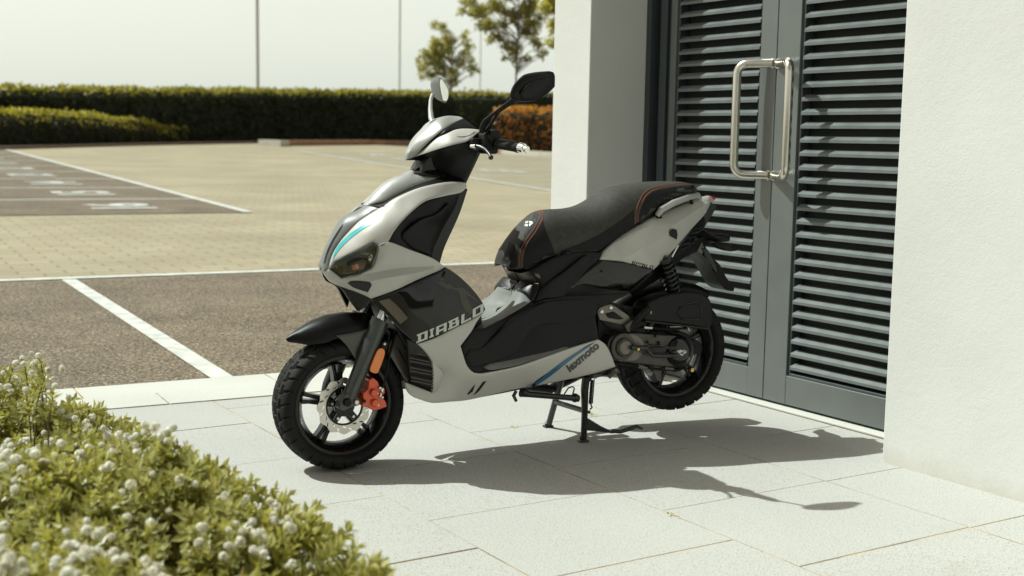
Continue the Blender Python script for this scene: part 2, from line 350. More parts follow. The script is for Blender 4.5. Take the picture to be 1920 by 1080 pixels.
# unseen bank added behind the viewer: darkens gloss reflections and cuts low sky fill
def bank():
    g = np.random.default_rng(5); V = []; F = []; n = 40; prof = [(-5.8, 0), (-6.4, .7), (-7.2, 1.3), (-8.6, 1.9), (-11, 2.3), (-15, 2.5), (-17, -.1)]
    for i in range(n+1):
        x = -22+44*i/n
        for y, z in prof: V.append((x+g.normal()*.2, y-.012*x*x*0+g.normal()*.12, z*(1+.10*math.sin(x*.7)+.06*g.normal())-.03*(z == 0)))
    k = len(prof)
    for i in range(n):
        for j in range(k-1): F.append((i*k+j, (i+1)*k+j, (i+1)*k+j+1, i*k+j+1))
    tag(mesh('added_bank', V, F, mat('added dark bank', (.035,.04,.018), .95, noise=.6, nscale=2.5, bump=.5, bscale=6, dist=.1)), kind='structure')
bank()
# little weeds and leaves in the joints
M_weed = leafmat('weed leaf', [(.50,.42,.06), (.42,.40,.08), (.52,.36,.08)], .3)
def weed(px, py, n, r, label):
    c = gnd(px, py, .0); C = c + np.stack([rng.normal(size=n)*r, rng.normal(size=n)*r, np.abs(rng.normal(size=n))*r*.35+.004], 1)
    V, F, rn = quads(C, r*1.1, .4, up=np.array([0, 0, .6]), seed=int(px)); V[:, 2] = .002+np.abs(V[:, 2])*.5
    o = leafmesh('weed', V, F, rn, M_weed); tag(o, label, 'weed', 'weeds in the paving joints')
weed(1110, 779, 14, .014, 'small yellow weed in a paving joint behind the black stand')
weed(962, 802, 12, .012, 'small yellow weed in a paving joint left of the far stand foot')
weed(1262, 968, 12, .012, 'small yellow leaf lying in the joint near the sunlit slab corner')
weed(905, 826, 8, .009, 'tiny ochre weed where the joint meets the shadow of the scooter')

# ------------------------------------------------------------------ hedges, bed and brick edging
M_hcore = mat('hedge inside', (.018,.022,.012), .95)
M_hedge = leafmat('hedge leaf', [(.018,.028,.012), (.03,.045,.016), (.05,.065,.02), (.28,.27,.06), (.50,.44,.10)], .42, .5)  # last two colours paint the sunlit top leaves
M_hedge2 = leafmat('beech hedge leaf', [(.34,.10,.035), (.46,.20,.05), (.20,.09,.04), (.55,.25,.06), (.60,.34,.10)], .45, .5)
M_hedge3 = leafmat('low hedge leaf', [(.03,.036,.014), (.05,.055,.018), (.08,.075,.022), (.36,.33,.07), (.52,.46,.10)], .45, .5)  # pale end tones stand in for sun on the shoulders
def hedge(pts, tops, thick, m, label, dens=55, leaf=.19, seed=3, group=None, name='hedge', round_=.14):
    """pts: photo points of the front foot, on the ground; tops: photo height of the clipped top there"""
    g = np.random.default_rng(seed); B = [ter(x, y) for x, y in pts]; H = [float((b-CAM) @ FW)*(y-t)/FPX for b, (x, y), t in zip(B, pts, tops)]
    e = empty(name, B[0], 0, label, 'hedge', group); o0 = np.array(B[0]); rings = []; Cs = []; Ns = []
    for i in range(len(B)-1):
        a, b = B[i]-o0, B[i+1]-o0; d = b-a; L = np.linalg.norm(d[:2]); t = d/np.linalg.norm(d); n = np.array([t[1], -t[0], 0]); n /= np.linalg.norm(n)
        if n @ (CAM-B[i]) < 0: n = -n
        k = int(dens*L*max(H[i], H[i+1])); s = g.random(k); h = H[i]+(H[i+1]-H[i])*s; z = g.random(k)
        rd = round_*thick; zz = z*h; in_ = np.where(zz > h-rd*2, (1-np.sqrt(np.clip(1-((zz-h+2*rd)/(2*rd))**2, 0, 1)))*rd*2, 0)
        wob = .07*np.sin(s*L*2.1+i)+.05*np.sin(s*L*5.3+zz*3)
        Cs.append(a+d*s[:, None]+n*(wob-in_+g.normal(size=k)*.05)[:, None]+np.array([0, 0, 1])*(zz+g.normal(size=k)*.05)[:, None]); sh_ = np.clip((zz-h+1.7*rd)/(1.2*rd), 0, 1)[:, None]; Ns.append(n[None]*(1-sh_)+np.array([[0, 0, 1.]])*sh_)
        k = int(dens*L*thick*1.6); s = g.random(k); h = H[i]+(H[i+1]-H[i])*s
        Cs.append(a+d*s[:, None]-n*(g.random(k)*thick)[:, None]+np.array([0, 0, 1])*(h+g.normal(size=k)*.06+.05*np.sin(s*L*1.7)-.03)[:, None]); Ns.append(np.repeat(np.array([[0, 0, 1.]]), k, 0))
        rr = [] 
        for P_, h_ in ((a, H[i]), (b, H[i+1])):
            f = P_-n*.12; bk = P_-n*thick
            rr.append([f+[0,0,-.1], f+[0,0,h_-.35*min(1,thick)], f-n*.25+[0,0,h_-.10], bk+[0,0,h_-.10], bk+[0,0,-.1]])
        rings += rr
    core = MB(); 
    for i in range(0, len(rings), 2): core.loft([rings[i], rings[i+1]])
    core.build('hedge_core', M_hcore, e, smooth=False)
    C = np.concatenate(Cs); U = np.concatenate(Ns); V, F, rn = quads(C, leaf, .6, up=U*.6, seed=seed); rn = np.where(U[:, 2] > .45, .60+.40*rn, rn*.52); leafmesh('foliage', V, F, rn, m, e)  # leaves facing up get the palest colours: painted sunlight along hedge tops
    return e
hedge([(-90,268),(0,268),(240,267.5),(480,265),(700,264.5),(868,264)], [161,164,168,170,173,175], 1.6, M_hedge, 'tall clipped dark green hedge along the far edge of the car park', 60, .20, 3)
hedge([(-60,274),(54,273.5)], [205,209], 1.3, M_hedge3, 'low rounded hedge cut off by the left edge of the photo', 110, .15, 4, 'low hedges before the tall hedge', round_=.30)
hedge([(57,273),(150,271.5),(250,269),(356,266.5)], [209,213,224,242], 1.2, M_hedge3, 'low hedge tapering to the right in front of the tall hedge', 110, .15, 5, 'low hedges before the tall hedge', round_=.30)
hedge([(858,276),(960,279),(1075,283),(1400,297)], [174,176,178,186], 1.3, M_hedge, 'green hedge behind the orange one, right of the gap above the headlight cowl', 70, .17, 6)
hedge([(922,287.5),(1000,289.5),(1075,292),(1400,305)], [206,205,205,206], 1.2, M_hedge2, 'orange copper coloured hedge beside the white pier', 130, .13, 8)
def tpoly(name, px, dz, m):
    V = [ter(x, y)+np.array([0, 0, dz]) for x, y in px]; o = mesh(name, V, [tuple(range(len(V)))], m, None, False); return tag(o, kind='structure')
tpoly('planting_bed', [(-120,281),(20,279),(250,273),(470,268.5),(700,271),(900,281),(1080,293),(1420,309),(1420,287),(1080,276),(860,262),(480,261.5),(-120,263)], .03, M_earth)
M_brick = mat('terracotta brick', (.36,.20,.13), .9, noise=.25, nscale=6)
M_kerbfar = mat('pale kerb', (.50,.48,.42), .9, noise=.12, nscale=4)
def lowwall(px, h, th, m, name, label, cat):
    B = [ter(x, y) for x, y in px]; mb = MB(); rings = []
    for i, b in enumerate(B):
        d = B[min(i+1, len(B)-1)]-B[max(i-1, 0)]; n = np.array([-d[1], d[0], 0]); n /= np.linalg.norm(n)
        if n @ b < 0: n = -n
        rings.append([b+[0,0,-.05], b+[0,0,h], b+n*th+[0,0,h], b+n*th+[0,0,-.05]])
    mb.loft(rings); o = mb.build(name, m, bevel=.01); return tag(o, label, cat) if label else tag(o, kind='structure')
lowwall([(-120,281.5),(20,279.5),(250,273),(478,268.5)], .09, .12, mat('dark kerb', (.16,.11,.08), .9, noise=.2), 'far_kerb', None, None)
lowwall([(484,272.5),(526,274.5)], .24, .5, M_kerbfar, 'brick_edging', 'short pale end block of the low brick edging before the tall hedge', 'brick edging')
lowwall([(527,273.5),(600,272.5),(700,271.5),(775,273)], .22, .45, M_brick, 'brick_edging', 'long low terracotta brick edging in front of the tall hedge', 'brick edging')
lowwall([(850,281),(930,287.5),(1000,292),(1075,297),(1420,312)], .16, .5, M_kerbfar, 'far_kerb', None, None)

# ------------------------------------------------------------------ trees and lamp posts
M_bark = mat('bark', (.16,.13,.09), .9, noise=.3, nscale=5)
M_tleaf = leafmat('tree leaf', [(.22,.23,.10), (.36,.35,.15), (.50,.46,.20), (.32,.32,.16)], .62, .5)
M_tleaf2 = leafmat('pale tree leaf', [(.42,.41,.14), (.50,.47,.17), (.36,.35,.12)], .6, .5)
def tree(px, dist, blobs, m, label, trunk_r, leaf, n0, seed, lean=0):
    g = np.random.default_rng(seed); c = CAM + ray(px, 200)*dist; p = float((c-K0) @ PV); base = np.array([c[0], c[1], tz(p)]); e = empty('tree', base, 0, label, 'tree', 'trees beyond the hedge')
    sc = dist/FPX; tr = MB(); cr = []
    blobs = [(x, y, r*1.15) for x, y, r in blobs]+[(x+math.cos(a_)*r*1.15, y+math.sin(a_)*r*1.0, r*.62) for x, y, r in blobs for a_ in (g.random()*6.3, g.random()*6.3, g.random()*6.3)]
    cc = [CAM + ray(x, y)*(dist+g.normal()*r*sc*.8) - base for x, y, r in blobs]; top = max(q[2] for q in cc)
    lo = min(q[2] for q in cc); ax = lambda z: np.array([lean*z, 0, z])
    zs = np.linspace(-.1, top*.93, 9); tr.tube([ax(z)+np.array([.04*math.sin(z*1.3), 0, 0]) for z in zs], [trunk_r*(1-.8*i/8) for i in range(9)], 8)
    tr.build('trunk', M_bark, e); bm_ = MB()
    for q in cc:
        z0 = max(lo*.85, q[2]-.5*np.hypot(q[0], q[1])-.3); a = ax(z0); mid = (a+q)/2+np.array([0, 0, .12]); bm_.tube([a, mid, q], [trunk_r*.35, trunk_r*.22, trunk_r*.08], 6)
    bm_.build('branches', M_bark, e)
    for q, (x, y, r) in zip(cc, blobs):
        k = int(n0*r*r/100); d = g.normal(size=(k, 3)); d /= np.linalg.norm(d, axis=1)[:, None]; rad = r*sc*(g.random(k)**.5)*(.75+.5*g.random(k)); P_ = q+d*rad[:, None]*np.array([1, 1, .8])
        # leaves gather into sprays
        s = g.integers(0, max(1, k//7), k); ctr = P_[s % k]; P_ = P_*.62+ctr*.38+g.normal(size=(k, 3))*leaf*.55; cr.append(P_)
    C = np.concatenate(cr); V, F, rn = quads(C, leaf, .65, seed=seed); leafmesh('crown', V, F, rn, m, e)
tree(846, 95, [(828,50,13),(816,80,17),(799,103,17),(836,92,20),(793,128,15),(824,122,20),(862,116,18),(850,138,16),(880,88,12),(870,68,9),(886,128,11),(846,152,8),(810,142,11),(838,70,12)], M_tleaf, 'small leaning rounded tree above the hedge left of the mirrors', .11, .19, 75, 11, .0)
tree(968, 58, [(902,22,26),(880,4,20),(930,8,22),(966,28,20),(992,18,24),(944,46,16),(914,42,13),(918,74,12),(950,86,14),(962,100,15),(984,62,15),(1002,76,14),(1012,100,9),(1002,48,16),(975,-25,36),(915,-28,32),(1010,-22,28),(936,66,8),(985,112,8)], M_tleaf, 'taller open tree rising out of the top of the photo', .07, .13, 62, 12)
tree(1062, 52, [(1028,14,22),(1036,46,14),(1032,84,9),(1060,30,30),(1075,70,26),(1062,-10,30)], M_tleaf2, 'pale yellow green tree half hidden behind the white pier', .08, .13, 75, 13)
M_post = mat('lamp post steel', (.60,.60,.54), .55, metal=.2)
def lamp(px, dist, wpx, label, toppx=None, arm=False):
    c = CAM + ray(px, 200)*dist; p = float((c-K0) @ PV); z0 = tz(p); e = empty('lamp_post', (c[0], c[1], z0), 0, label, 'lamp post', 'lamp posts beyond the hedge'); r = wpx/2*dist/FPX
    H = 13 if toppx is None else float((CAM + ray(px, toppx)*dist)[2])-z0
    MB().tube([(0,0,-.1),(0,0,1.2),(0,0,1.25),(0,0,H)], [r*1.25, r*1.25, r, r*.8], 12).build('post', M_post, e)
    MB().tube([(0,0,H-.05),(.12,0,H+.06),(.7,0,H+.1)], [r*.6]*3, 8).build('arm', M_post, e)
    MB().bbox(.55, 1.1, -.13, .13, H+.05, H+.17, .03).build('lamp_head', M_post, e)
lamp(483, 64, 7.6, 'nearest and thickest grey lamp post behind the tall hedge')
lamp(748.5, 84, 4.2, 'slim lamp post behind the tall hedge, between the thick post and the trees')
lamp(899.5, 118, 2.6, 'thin faint short lamp post far off between the two trees', 58)

# ------------------------------------------------------------------ building with the louvred doors
def stucco():
    m = mat('white render', (.635,.635,.61), .92, noise=.03, nscale=3, spec=.25); t = m.node_tree; L = t.links; b = t.nodes['Principled BSDF']; tc = N(t, 'ShaderNodeTexCoord')
    n = N(t, 'ShaderNodeTexNoise'); n.inputs['Scale'].default_value = 130; n.inputs['Detail'].default_value = 5; n.inputs['Roughness'].default_value = .65; v = N(t, 'ShaderNodeTexNoise'); v.inputs['Scale'].default_value = 28; v.inputs['Detail'].default_value = 3
    ad = N(t, 'ShaderNodeMath', operation='ADD'); L.new(tc.outputs['Object'], n.inputs['Vector']); L.new(tc.outputs['Object'], v.inputs['Vector']); L.new(n.outputs['Fac'], ad.inputs[0]); L.new(v.outputs['Fac'], ad.inputs[1])
    bp = N(t, 'ShaderNodeBump'); bp.inputs['Strength'].default_value = .32; bp.inputs['Distance'].default_value = .003; L.new(ad.outputs[0], bp.inputs['Height']); L.new(bp.outputs[0], b.inputs['Normal']); return m
M_wall = stucco()
def foot(m):
    t = m.node_tree; L = t.links; b = t.nodes['Principled BSDF']; src = b.inputs['Base Color'].links[0].from_socket; tc = N(t, 'ShaderNodeTexCoord'); sx_ = N(t, 'ShaderNodeSeparateXYZ'); n = N(t, 'ShaderNodeTexNoise'); n.inputs['Scale'].default_value = 9; n.inputs['Detail'].default_value = 8; n.inputs['Roughness'].default_value = .75
    a = N(t, 'ShaderNodeMath', operation='MULTIPLY_ADD'); a.inputs[1].default_value = .16; a.inputs[2].default_value = -.035; mr = N(t, 'ShaderNodeMath', operation='SUBTRACT'); r2 = N(t, 'ShaderNodeMapRange'); r2.inputs['From Min'].default_value = -.03; r2.inputs['From Max'].default_value = .05; r2.inputs['To Max'].default_value = .40
    mu = N(t, 'ShaderNodeMix', data_type='RGBA', blend_type='MULTIPLY'); mu.inputs[7].default_value = (.74,.68,.55, 1)
    L.new(tc.outputs['Object'], n.inputs['Vector']); L.new(tc.outputs['Object'], sx_.inputs[0]); L.new(n.outputs['Fac'], a.inputs[0]); L.new(a.outputs[0], mr.inputs[0]); L.new(sx_.outputs['Z'], mr.inputs[1]); L.new(mr.outputs[0], r2.inputs['Value']); L.new(r2.outputs[0], mu.inputs[0]); L.new(src, mu.inputs[6]); L.new(mu.outputs[2], b.inputs['Base Color'])
foot(M_wall)
M_door = mat('grey door paint', (.155,.168,.163), .36, metal=.35, noise=.06, nscale=7, spec=.5, bump=.06, bscale=90, rnoise=.06)
M_frame = mat('dark frame paint', (.045,.055,.06), .45, noise=.08, nscale=6)
M_slat = mat('louvre blade', (.125,.142,.142), .42, noise=.10, nscale=12, rnoise=.08)
M_dark = mat('dark void', (.010,.013,.014), .8)
M_steel = mat('brushed steel', (.66,.63,.56), .27, metal=1)
BZ = math.atan2(-DD[1], -DD[0])
bd = empty('building', DP, BZ, 'white rendered building with grey double louvred doors between two piers', 'building')
OF = .336
MB().bbox(-1.342, -1.040, -OF, 3.0, -.05, 3.6, .006).build('pier', M_wall, bd)
tag(MB().bbox(.797, 7.0, -OF, 3.0, -.05, 3.6, .006).build('wall', M_wall, bd))
MB().box(-1.0405, .7975, -OF+.004, 2.99, 2.62, 3.59).build('lintel', M_wall, bd, smooth=False)
MB().box(-1.0395, .7965, .09, .12, -.04, 2.62).build('back_panel', M_dark, bd, smooth=False)
# frame: stepped jambs and head
mb = MB()
for x0, x1, y0 in ((-1.038, -1.003, -.010), (-1.003, -.948, .045), (-.948, -.900, .004), (-.900, -.868, .020), (.66, .70, .012), (.70, .7955, -.012)):
    mb.bbox(x0, x1-.001, y0, .088, .004, 2.61, .003)
mb.bbox(-.866, .658, .006, .086, 2.52, 2.612, .003)
mb.build('door_frame', M_frame, bd)
MB().bbox(-1.036, .794, -.050, .075, -.03, .008, .004).build('threshold', M_kerb, bd)
M_rust = mat('rusty drain edge', (.13,.075,.035), .9, noise=.4, nscale=14)
MB().box(-.9, .79, -.060, -.0515, -.02, .001).build('drain_edge', M_rust, bd, smooth=False)
def leaf(x0, x1, sl, sr, hx, hpath, lab):
    """door leaf: stiles, rails, louvre and handle; x0,x1 outer edges, sl/sr stile widths"""
    zb, zt = .018, 2.515; l0, l1 = x0+sl, x1-sr; rb = .142
    d = bpy.data.objects.new('door', None); link(d, bd)
    f = MB(); f.bbox(x0, l0, 0, .06, zb, zt, .0025); f.bbox(l1, x1, 0, .06, zb, zt, .0025)
    f.bbox(l0-.0005, l1+.0005, .0012, .058, zb, rb, .0025); f.bbox(l0-.0005, l1+.0005, .0012, .058, zt-.12, zt, .0025); fr = f.build('door_leaf', M_door, d)
    f = MB(); f.box(l0, l1, .0615, .066, rb, zt-.12); f.build('louvre_backing', M_dark, d, smooth=False)
    # inner lips of the louvre opening
    f = MB(); f.bbox(l0-.001, l0+.014, .010, .060, rb, zt-.121, .002); f.bbox(l1-.014, l1+.001, .010, .060, rb, zt-.121, .002); f.bbox(l0+.0142, l1-.0142, .006, .059, rb-.002, rb+.012, .002); f.build('louvre_frame', M_frame if sl > .1 else M_frame, d)
    sm = MB(); pit = .0563; z = rb+.028
    while z < zt-.16:
        a = l0+.0145; b = l1-.0145; jig = rng.normal()*.0006
        sec = [(.006, z), (.006, z+.012), (.027, z+.0275), (.034, z+.0275), (.034, z+.0255), (.028, z+.0255), (.0085, z+.0105), (.0085, z)]
        sm.loft([[(a, y, zz+jig) for y, zz in sec], [(b, y, zz+jig*.2) for y, zz in sec]]); z += pit
    sm.build('louvre', M_slat, d, angle=20)
    hm = MB().tube(hpath, .0185, 20); 
    h = hm.build('handle', M_steel, d, angle=60)
    MB().lathe([(.0, .004), (.021, .004), (.021, 0.0), (.0, 0.0)], (hpath[0][0], -.0005, hpath[0][2]), (0,-1,0), 24).build('rose', M_steel, h); MB().lathe([(.0, .004), (.021, .004), (.021, 0.0), (.0, 0.0)], (hpath[-1][0], -.0005, hpath[-1][2]), (0,-1,0), 24).build('rose', M_steel, h)
    return d
def hpath(xm, xb, z0, z1, off):
    """C shaped pull handle: out of the stile at xm, bar at xb"""
    r = .045; P = []; dv = np.array([xb-xm, -off]); L = np.linalg.norm(dv); dv /= L
    def at(s, z): return (xm+dv[0]*s, dv[1]*s, z)
    P.append(at(0, z1)); P.append(at(L*.4, z1)); P.append(at(L-r, z1))
    for k in range(1, 6): t = math.pi/2*k/6; P.append(at(L-r+r*math.sin(t), z1-r+r*math.cos(t)))
    P.append(at(L, z1-r)); P.append(at(L, (z0+z1)/2)); P.append(at(L, z0+r))
    for k in range(1, 6): t = math.pi/2*k/6; P.append(at(L-r+r*math.cos(t), z0+r-r*math.sin(t)))
    P += [at(L-r, z0), at(L*.4, z0), at(0, z0)]; return P
leaf(-.866, -.1655, .040, .096, 0, hpath(-.185, -.304, .985, 1.457, .090), 'left')
leaf(-.1615, .6585, .132, .040, 0, hpath(-.150, .008, .985, 1.455, .092), 'right')

# ------------------------------------------------------------------ scooter
M_silver = mat('grey gloss paint', (.465,.45,.42), .42, metal=.10, coat=.20, noise=.02, nscale=9, rnoise=.04, spec=.5)
M_matsil = mat('matt silver paint', (.36,.365,.35), .45, metal=.25, noise=.02, nscale=9, rnoise=.04)
M_black = mat('matt black plastic', (.0045,.005,.005), .42, spec=.24, noise=.15, nscale=20, bump=.12, bscale=600, dist=.0006, rnoise=.07)
M_gloss = mat('gloss black paint', (.005,.005,.005), .08, coat=.45, spec=.25, rnoise=.02, nscale=12)
M_rubber = mat('tyre rubber', (.009,.0088,.0082), .75, spec=.3, noise=.25, nscale=25, bump=.2, bscale=350, dist=.0008)
M_rim = mat('gloss black rim', (.005,.005,.005), .25, coat=.15, spec=.3, rnoise=.05, nscale=30)
M_metal = mat('zinc plated steel', (.62,.60,.55), .33, metal=1, rnoise=.1, nscale=80)
M_chrome = mat('chrome', (.78,.78,.76), .09, metal=1)
M_disc = mat('brake disc steel', (.66,.63,.57), .36, metal=.85, rnoise=.1, nscale=60)
M_fork = mat('satin black fork', (.022,.022,.022), .34, rnoise=.06, nscale=30)
M_forkleg = mat('grey fork casting', (.075,.078,.076), .30, metal=.55, rnoise=.05, nscale=30)
M_red = mat('anodised red', (.66,.085,.022), .30, metal=.2, coat=.5, rnoise=.06, nscale=50)
M_amber = mat('amber reflector', (.80,.22,.035), .25, coat=.6)
M_seat = mat('black seat vinyl', (.044,.042,.038), .68, spec=.3, noise=.2, nscale=60, bump=.5, bscale=900, dist=.0008)
M_seat2 = mat('smooth black vinyl', (.008,.008,.008), .58, spec=.22, noise=.15, nscale=40, bump=.15, bscale=500, dist=.0006)
M_thread = mat('orange thread', (.30,.075,.03), .7)
M_bronze = mat('grey bronze casting', (.15,.135,.115), .38, metal=.55, noise=.1, nscale=40)
M_engine = mat('dark engine casting', (.062,.056,.049), .36, metal=.5, noise=.2, nscale=30, bump=.1, bscale=300)
M_brass = mat('brass bolt', (.62,.42,.15), .35, metal=1)
M_mat = mat('grey rubber mat', (.115,.118,.112), .40, noise=.12, nscale=50, bump=.3, bscale=500)
M_teal = mat('turquoise decal', (.02,.42,.46), .25, coat=.6)
M_blue = mat('blue decal', (.012,.10,.20), .25, coat=.6)
M_white = mat('pale decal', (.50,.53,.49), .3, coat=.5)
M_ink = mat('black decal', (.006,.006,.006), .25, coat=.6)
M_strip = mat('dark grey paint', (.17,.18,.18), .42, coat=.15)
M_lens = mat('smoked lens', (.008,.008,.008), .06, coat=1, spec=.8)
M_refl = mat('lamp reflector', (.10,.075,.05), .25, metal=.8)
M_lens2 = mat('clear grey lens', (.13,.11,.09), .2, coat=.6)
M_mirror = mat('mirror glass', (.85,.87,.83), .02, metal=1)
M_redlens = mat('red tail lens', (.55,.03,.015), .15, coat=1)
M_grille = mat('radiator black', (.010,.010,.010), .5)

sc = empty('scooter', SO, TH, 'grey and black scooter on its centre stand in front of the louvred doors', 'scooter')
GEO = {}                                  # built skins, for laying decals on them

def rbf(ctrl):
    c = np.array([(x, y) for x, y, v in ctrl], float)/100; z = np.array([v for x, y, v in ctrl], float); n = len(c)
    r2 = ((c[:, None]-c[None])**2).sum(-1); A = np.where(r2 > 0, .5*r2*np.log(np.maximum(r2, 1e-12)), 0)+np.eye(n)*1e-4; Pm = np.c_[np.ones(n), c]
    K = np.block([[A, Pm], [Pm.T, np.zeros((3, 3))]]); w_ = np.linalg.solve(K, np.r_[z, 0, 0, 0])
    def f(p):
        p = np.asarray(p, float).reshape(-1, 2)/100; r2 = ((p[:, None]-c[None])**2).sum(-1); return np.where(r2 > 0, .5*r2*np.log(np.maximum(r2, 1e-12)), 0) @ w_[:n] + w_[n]+p @ w_[n+1:]
    return f
def smooth_outline(P, step=5.0, sharp=42):
    """resample a closed photo outline: curves through gentle points, corners kept where it turns hard"""
    P = [np.array(p[:2], float) for p in P]; n = len(P); out = []
    def corner(i):
        a = P[i]-P[i-1]; b = P[(i+1) % n]-P[i]; t = abs(math.degrees(math.atan2(a[0]*b[1]-a[1]*b[0], a @ b))); return t > sharp
    C_ = [corner(i) for i in range(n)]
    for i in range(n):
        p0, p1, p2, p3 = P[i-1], P[i], P[(i+1) % n], P[(i+2) % n]; L = np.linalg.norm(p2-p1); k = max(1, int(L/step))
        m1 = (p2-p1) if C_[i] else (p2-p0)*.5*min(1, 2*L/(L+np.linalg.norm(p1-p0))); m2 = (p2-p1) if C_[(i+1) % n] else (p3-p1)*.5*min(1, 2*L/(L+np.linalg.norm(p3-p2)))
        for j in range(k):
            t = j/k; h = (2*t**3-3*t**2+1)*p1+(t**3-2*t**2+t)*m1+(-2*t**3+3*t**2)*p2+(t**3-t**2)*m2; out.append(h)
    return np.array(out)
def inside(pts, poly):
    x, y = pts[:, 0], pts[:, 1]; r_ = np.zeros(len(pts), bool); n = len(poly)
    for i in range(n):
        x1, y1 = poly[i-1]; x2, y2 = poly[i]; c = ((y1 > y) != (y2 > y)); r_ ^= c & (x < (x2-x1)*(y-y1)/(y2-y1+1e-12)+x1)
    return r_
def bdist(pts, poly):
    d = np.full(len(pts), 1e9)
    for i in range(len(poly)):
        a, b = poly[i-1], poly[i]; ab = b-a; t = np.clip(((pts-a) @ ab)/(ab @ ab+1e-12), 0, 1); d = np.minimum(d, np.linalg.norm(pts-(a+t[:, None]*ab), axis=1))
    return d
def tri2d(out, res, insets=(2.0, 5.0), lines=()):
    """fill an outline with triangles; rings close to the rim, an even grid inside"""
    pts = [out]; n = len(out); nx = np.roll(out, -1, 0)-np.roll(out, 1, 0); nx /= np.linalg.norm(nx, axis=1)[:, None]+1e-9
    ar = sum(out[i-1][0]*out[i][1]-out[i][0]*out[i-1][1] for i in range(n)); nr = np.stack([-nx[:, 1], nx[:, 0]], 1)*(1 if ar > 0 else -1); last = 0
    for d in insets:
        q = out+nr*d; k = inside(q, out); q = q[k]; q = q[bdist(q, out) > d*.8] if len(q) else q
        if len(q): pts.append(q); last = d
    x0, y0 = out.min(0); x1, y1 = out.max(0); gx, gy = np.meshgrid(np.arange(x0, x1, res), np.arange(y0, y1, res)); g = np.stack([gx.ravel(), gy.ravel()], 1); g[:, 0] += (np.round((g[:, 1]-y0)/res) % 2)*res*.5
    g = g[inside(g, out)]; 
    if len(g): g = g[bdist(g, out) > last+res*.45]; pts.append(g)
    A = np.concatenate(pts); ed = []; Ls = []; d = np.full(len(A), 1e9)
    for l in lines:
        Lp = []
        for i in range(len(l)-1):
            a, b = np.array(l[i], float), np.array(l[i+1], float); k = max(1, int(np.linalg.norm(b-a)/4)); Lp += [a+(b-a)*j/k for j in range(k)]
        Lp = np.array(Lp+[np.array(l[-1], float)]); Lp = Lp[inside(Lp, out)]
        if len(Lp) < 2: continue
        Lp = Lp[bdist(Lp, out) > 1.0]; Ls.append(Lp)
        for i in range(len(Lp)-1):
            a, b = Lp[i], Lp[i+1]; ab = b-a; t = np.clip(((A-a) @ ab)/(ab @ ab+1e-12), 0, 1); d = np.minimum(d, np.linalg.norm(A-(a+t[:, None]*ab), axis=1))
    A = A[(d > 1.6) | (np.arange(len(A)) < n)]
    for Lp in Ls: k0 = len(A); A = np.concatenate([A, Lp]); ed += [(k0+i, k0+i+1) for i in range(len(Lp)-1)]
    r_ = delaunay_2d_cdt([Vector(p) for p in A], ed, [list(range(n))], 1, 1e-4)
    V = np.array([v[:] for v in r_[0]]); om = [next((i for i in o if i < n), -1) if len(o) else -1 for o in r_[3]]
    return V, [tuple(f) for f in r_[2]], om
def linfield(ctrl, lines=()):
    P = [Vector((x, y)) for x, y, v in ctrl]; Z = np.array([v for x, y, v in ctrl]); ix = {(x, y): i for i, (x, y, v) in enumerate(ctrl)}
    ed = [(ix[tuple(l[i])], ix[tuple(l[i+1])]) for l in lines for i in range(len(l)-1)]; r_ = delaunay_2d_cdt(P, ed, [], 0, 1e-4); V = np.array([v[:] for v in r_[0]])
    zz = np.array([Z[o[0]] if len(o) else Z[np.argmin(((V[k]-np.array([p[:] for p in P]))**2).sum(1))] for k, o in enumerate(r_[3])]); T_ = [tuple(t) for t in r_[2]]
    def f(p):
        p = np.asarray(p, float).reshape(-1, 2); out = np.zeros(len(p)); best = np.full(len(p), -1e9)
        for t in T_:
            a, b, c = V[list(t)]; d = (b[1]-c[1])*(a[0]-c[0])+(c[0]-b[0])*(a[1]-c[1])
            if abs(d) < 1e-9: continue
            l1 = ((b[1]-c[1])*(p[:, 0]-c[0])+(c[0]-b[0])*(p[:, 1]-c[1]))/d; l2 = ((c[1]-a[1])*(p[:, 0]-c[0])+(a[0]-c[0])*(p[:, 1]-c[1]))/d; l3 = 1-l1-l2; q = np.minimum(np.minimum(l1, l2), l3); k = q > best; best[k] = q[k]; out[k] = (l1*zz[t[0]]+l2*zz[t[1]]+l3*zz[t[2]])[k]
        return out
    return f
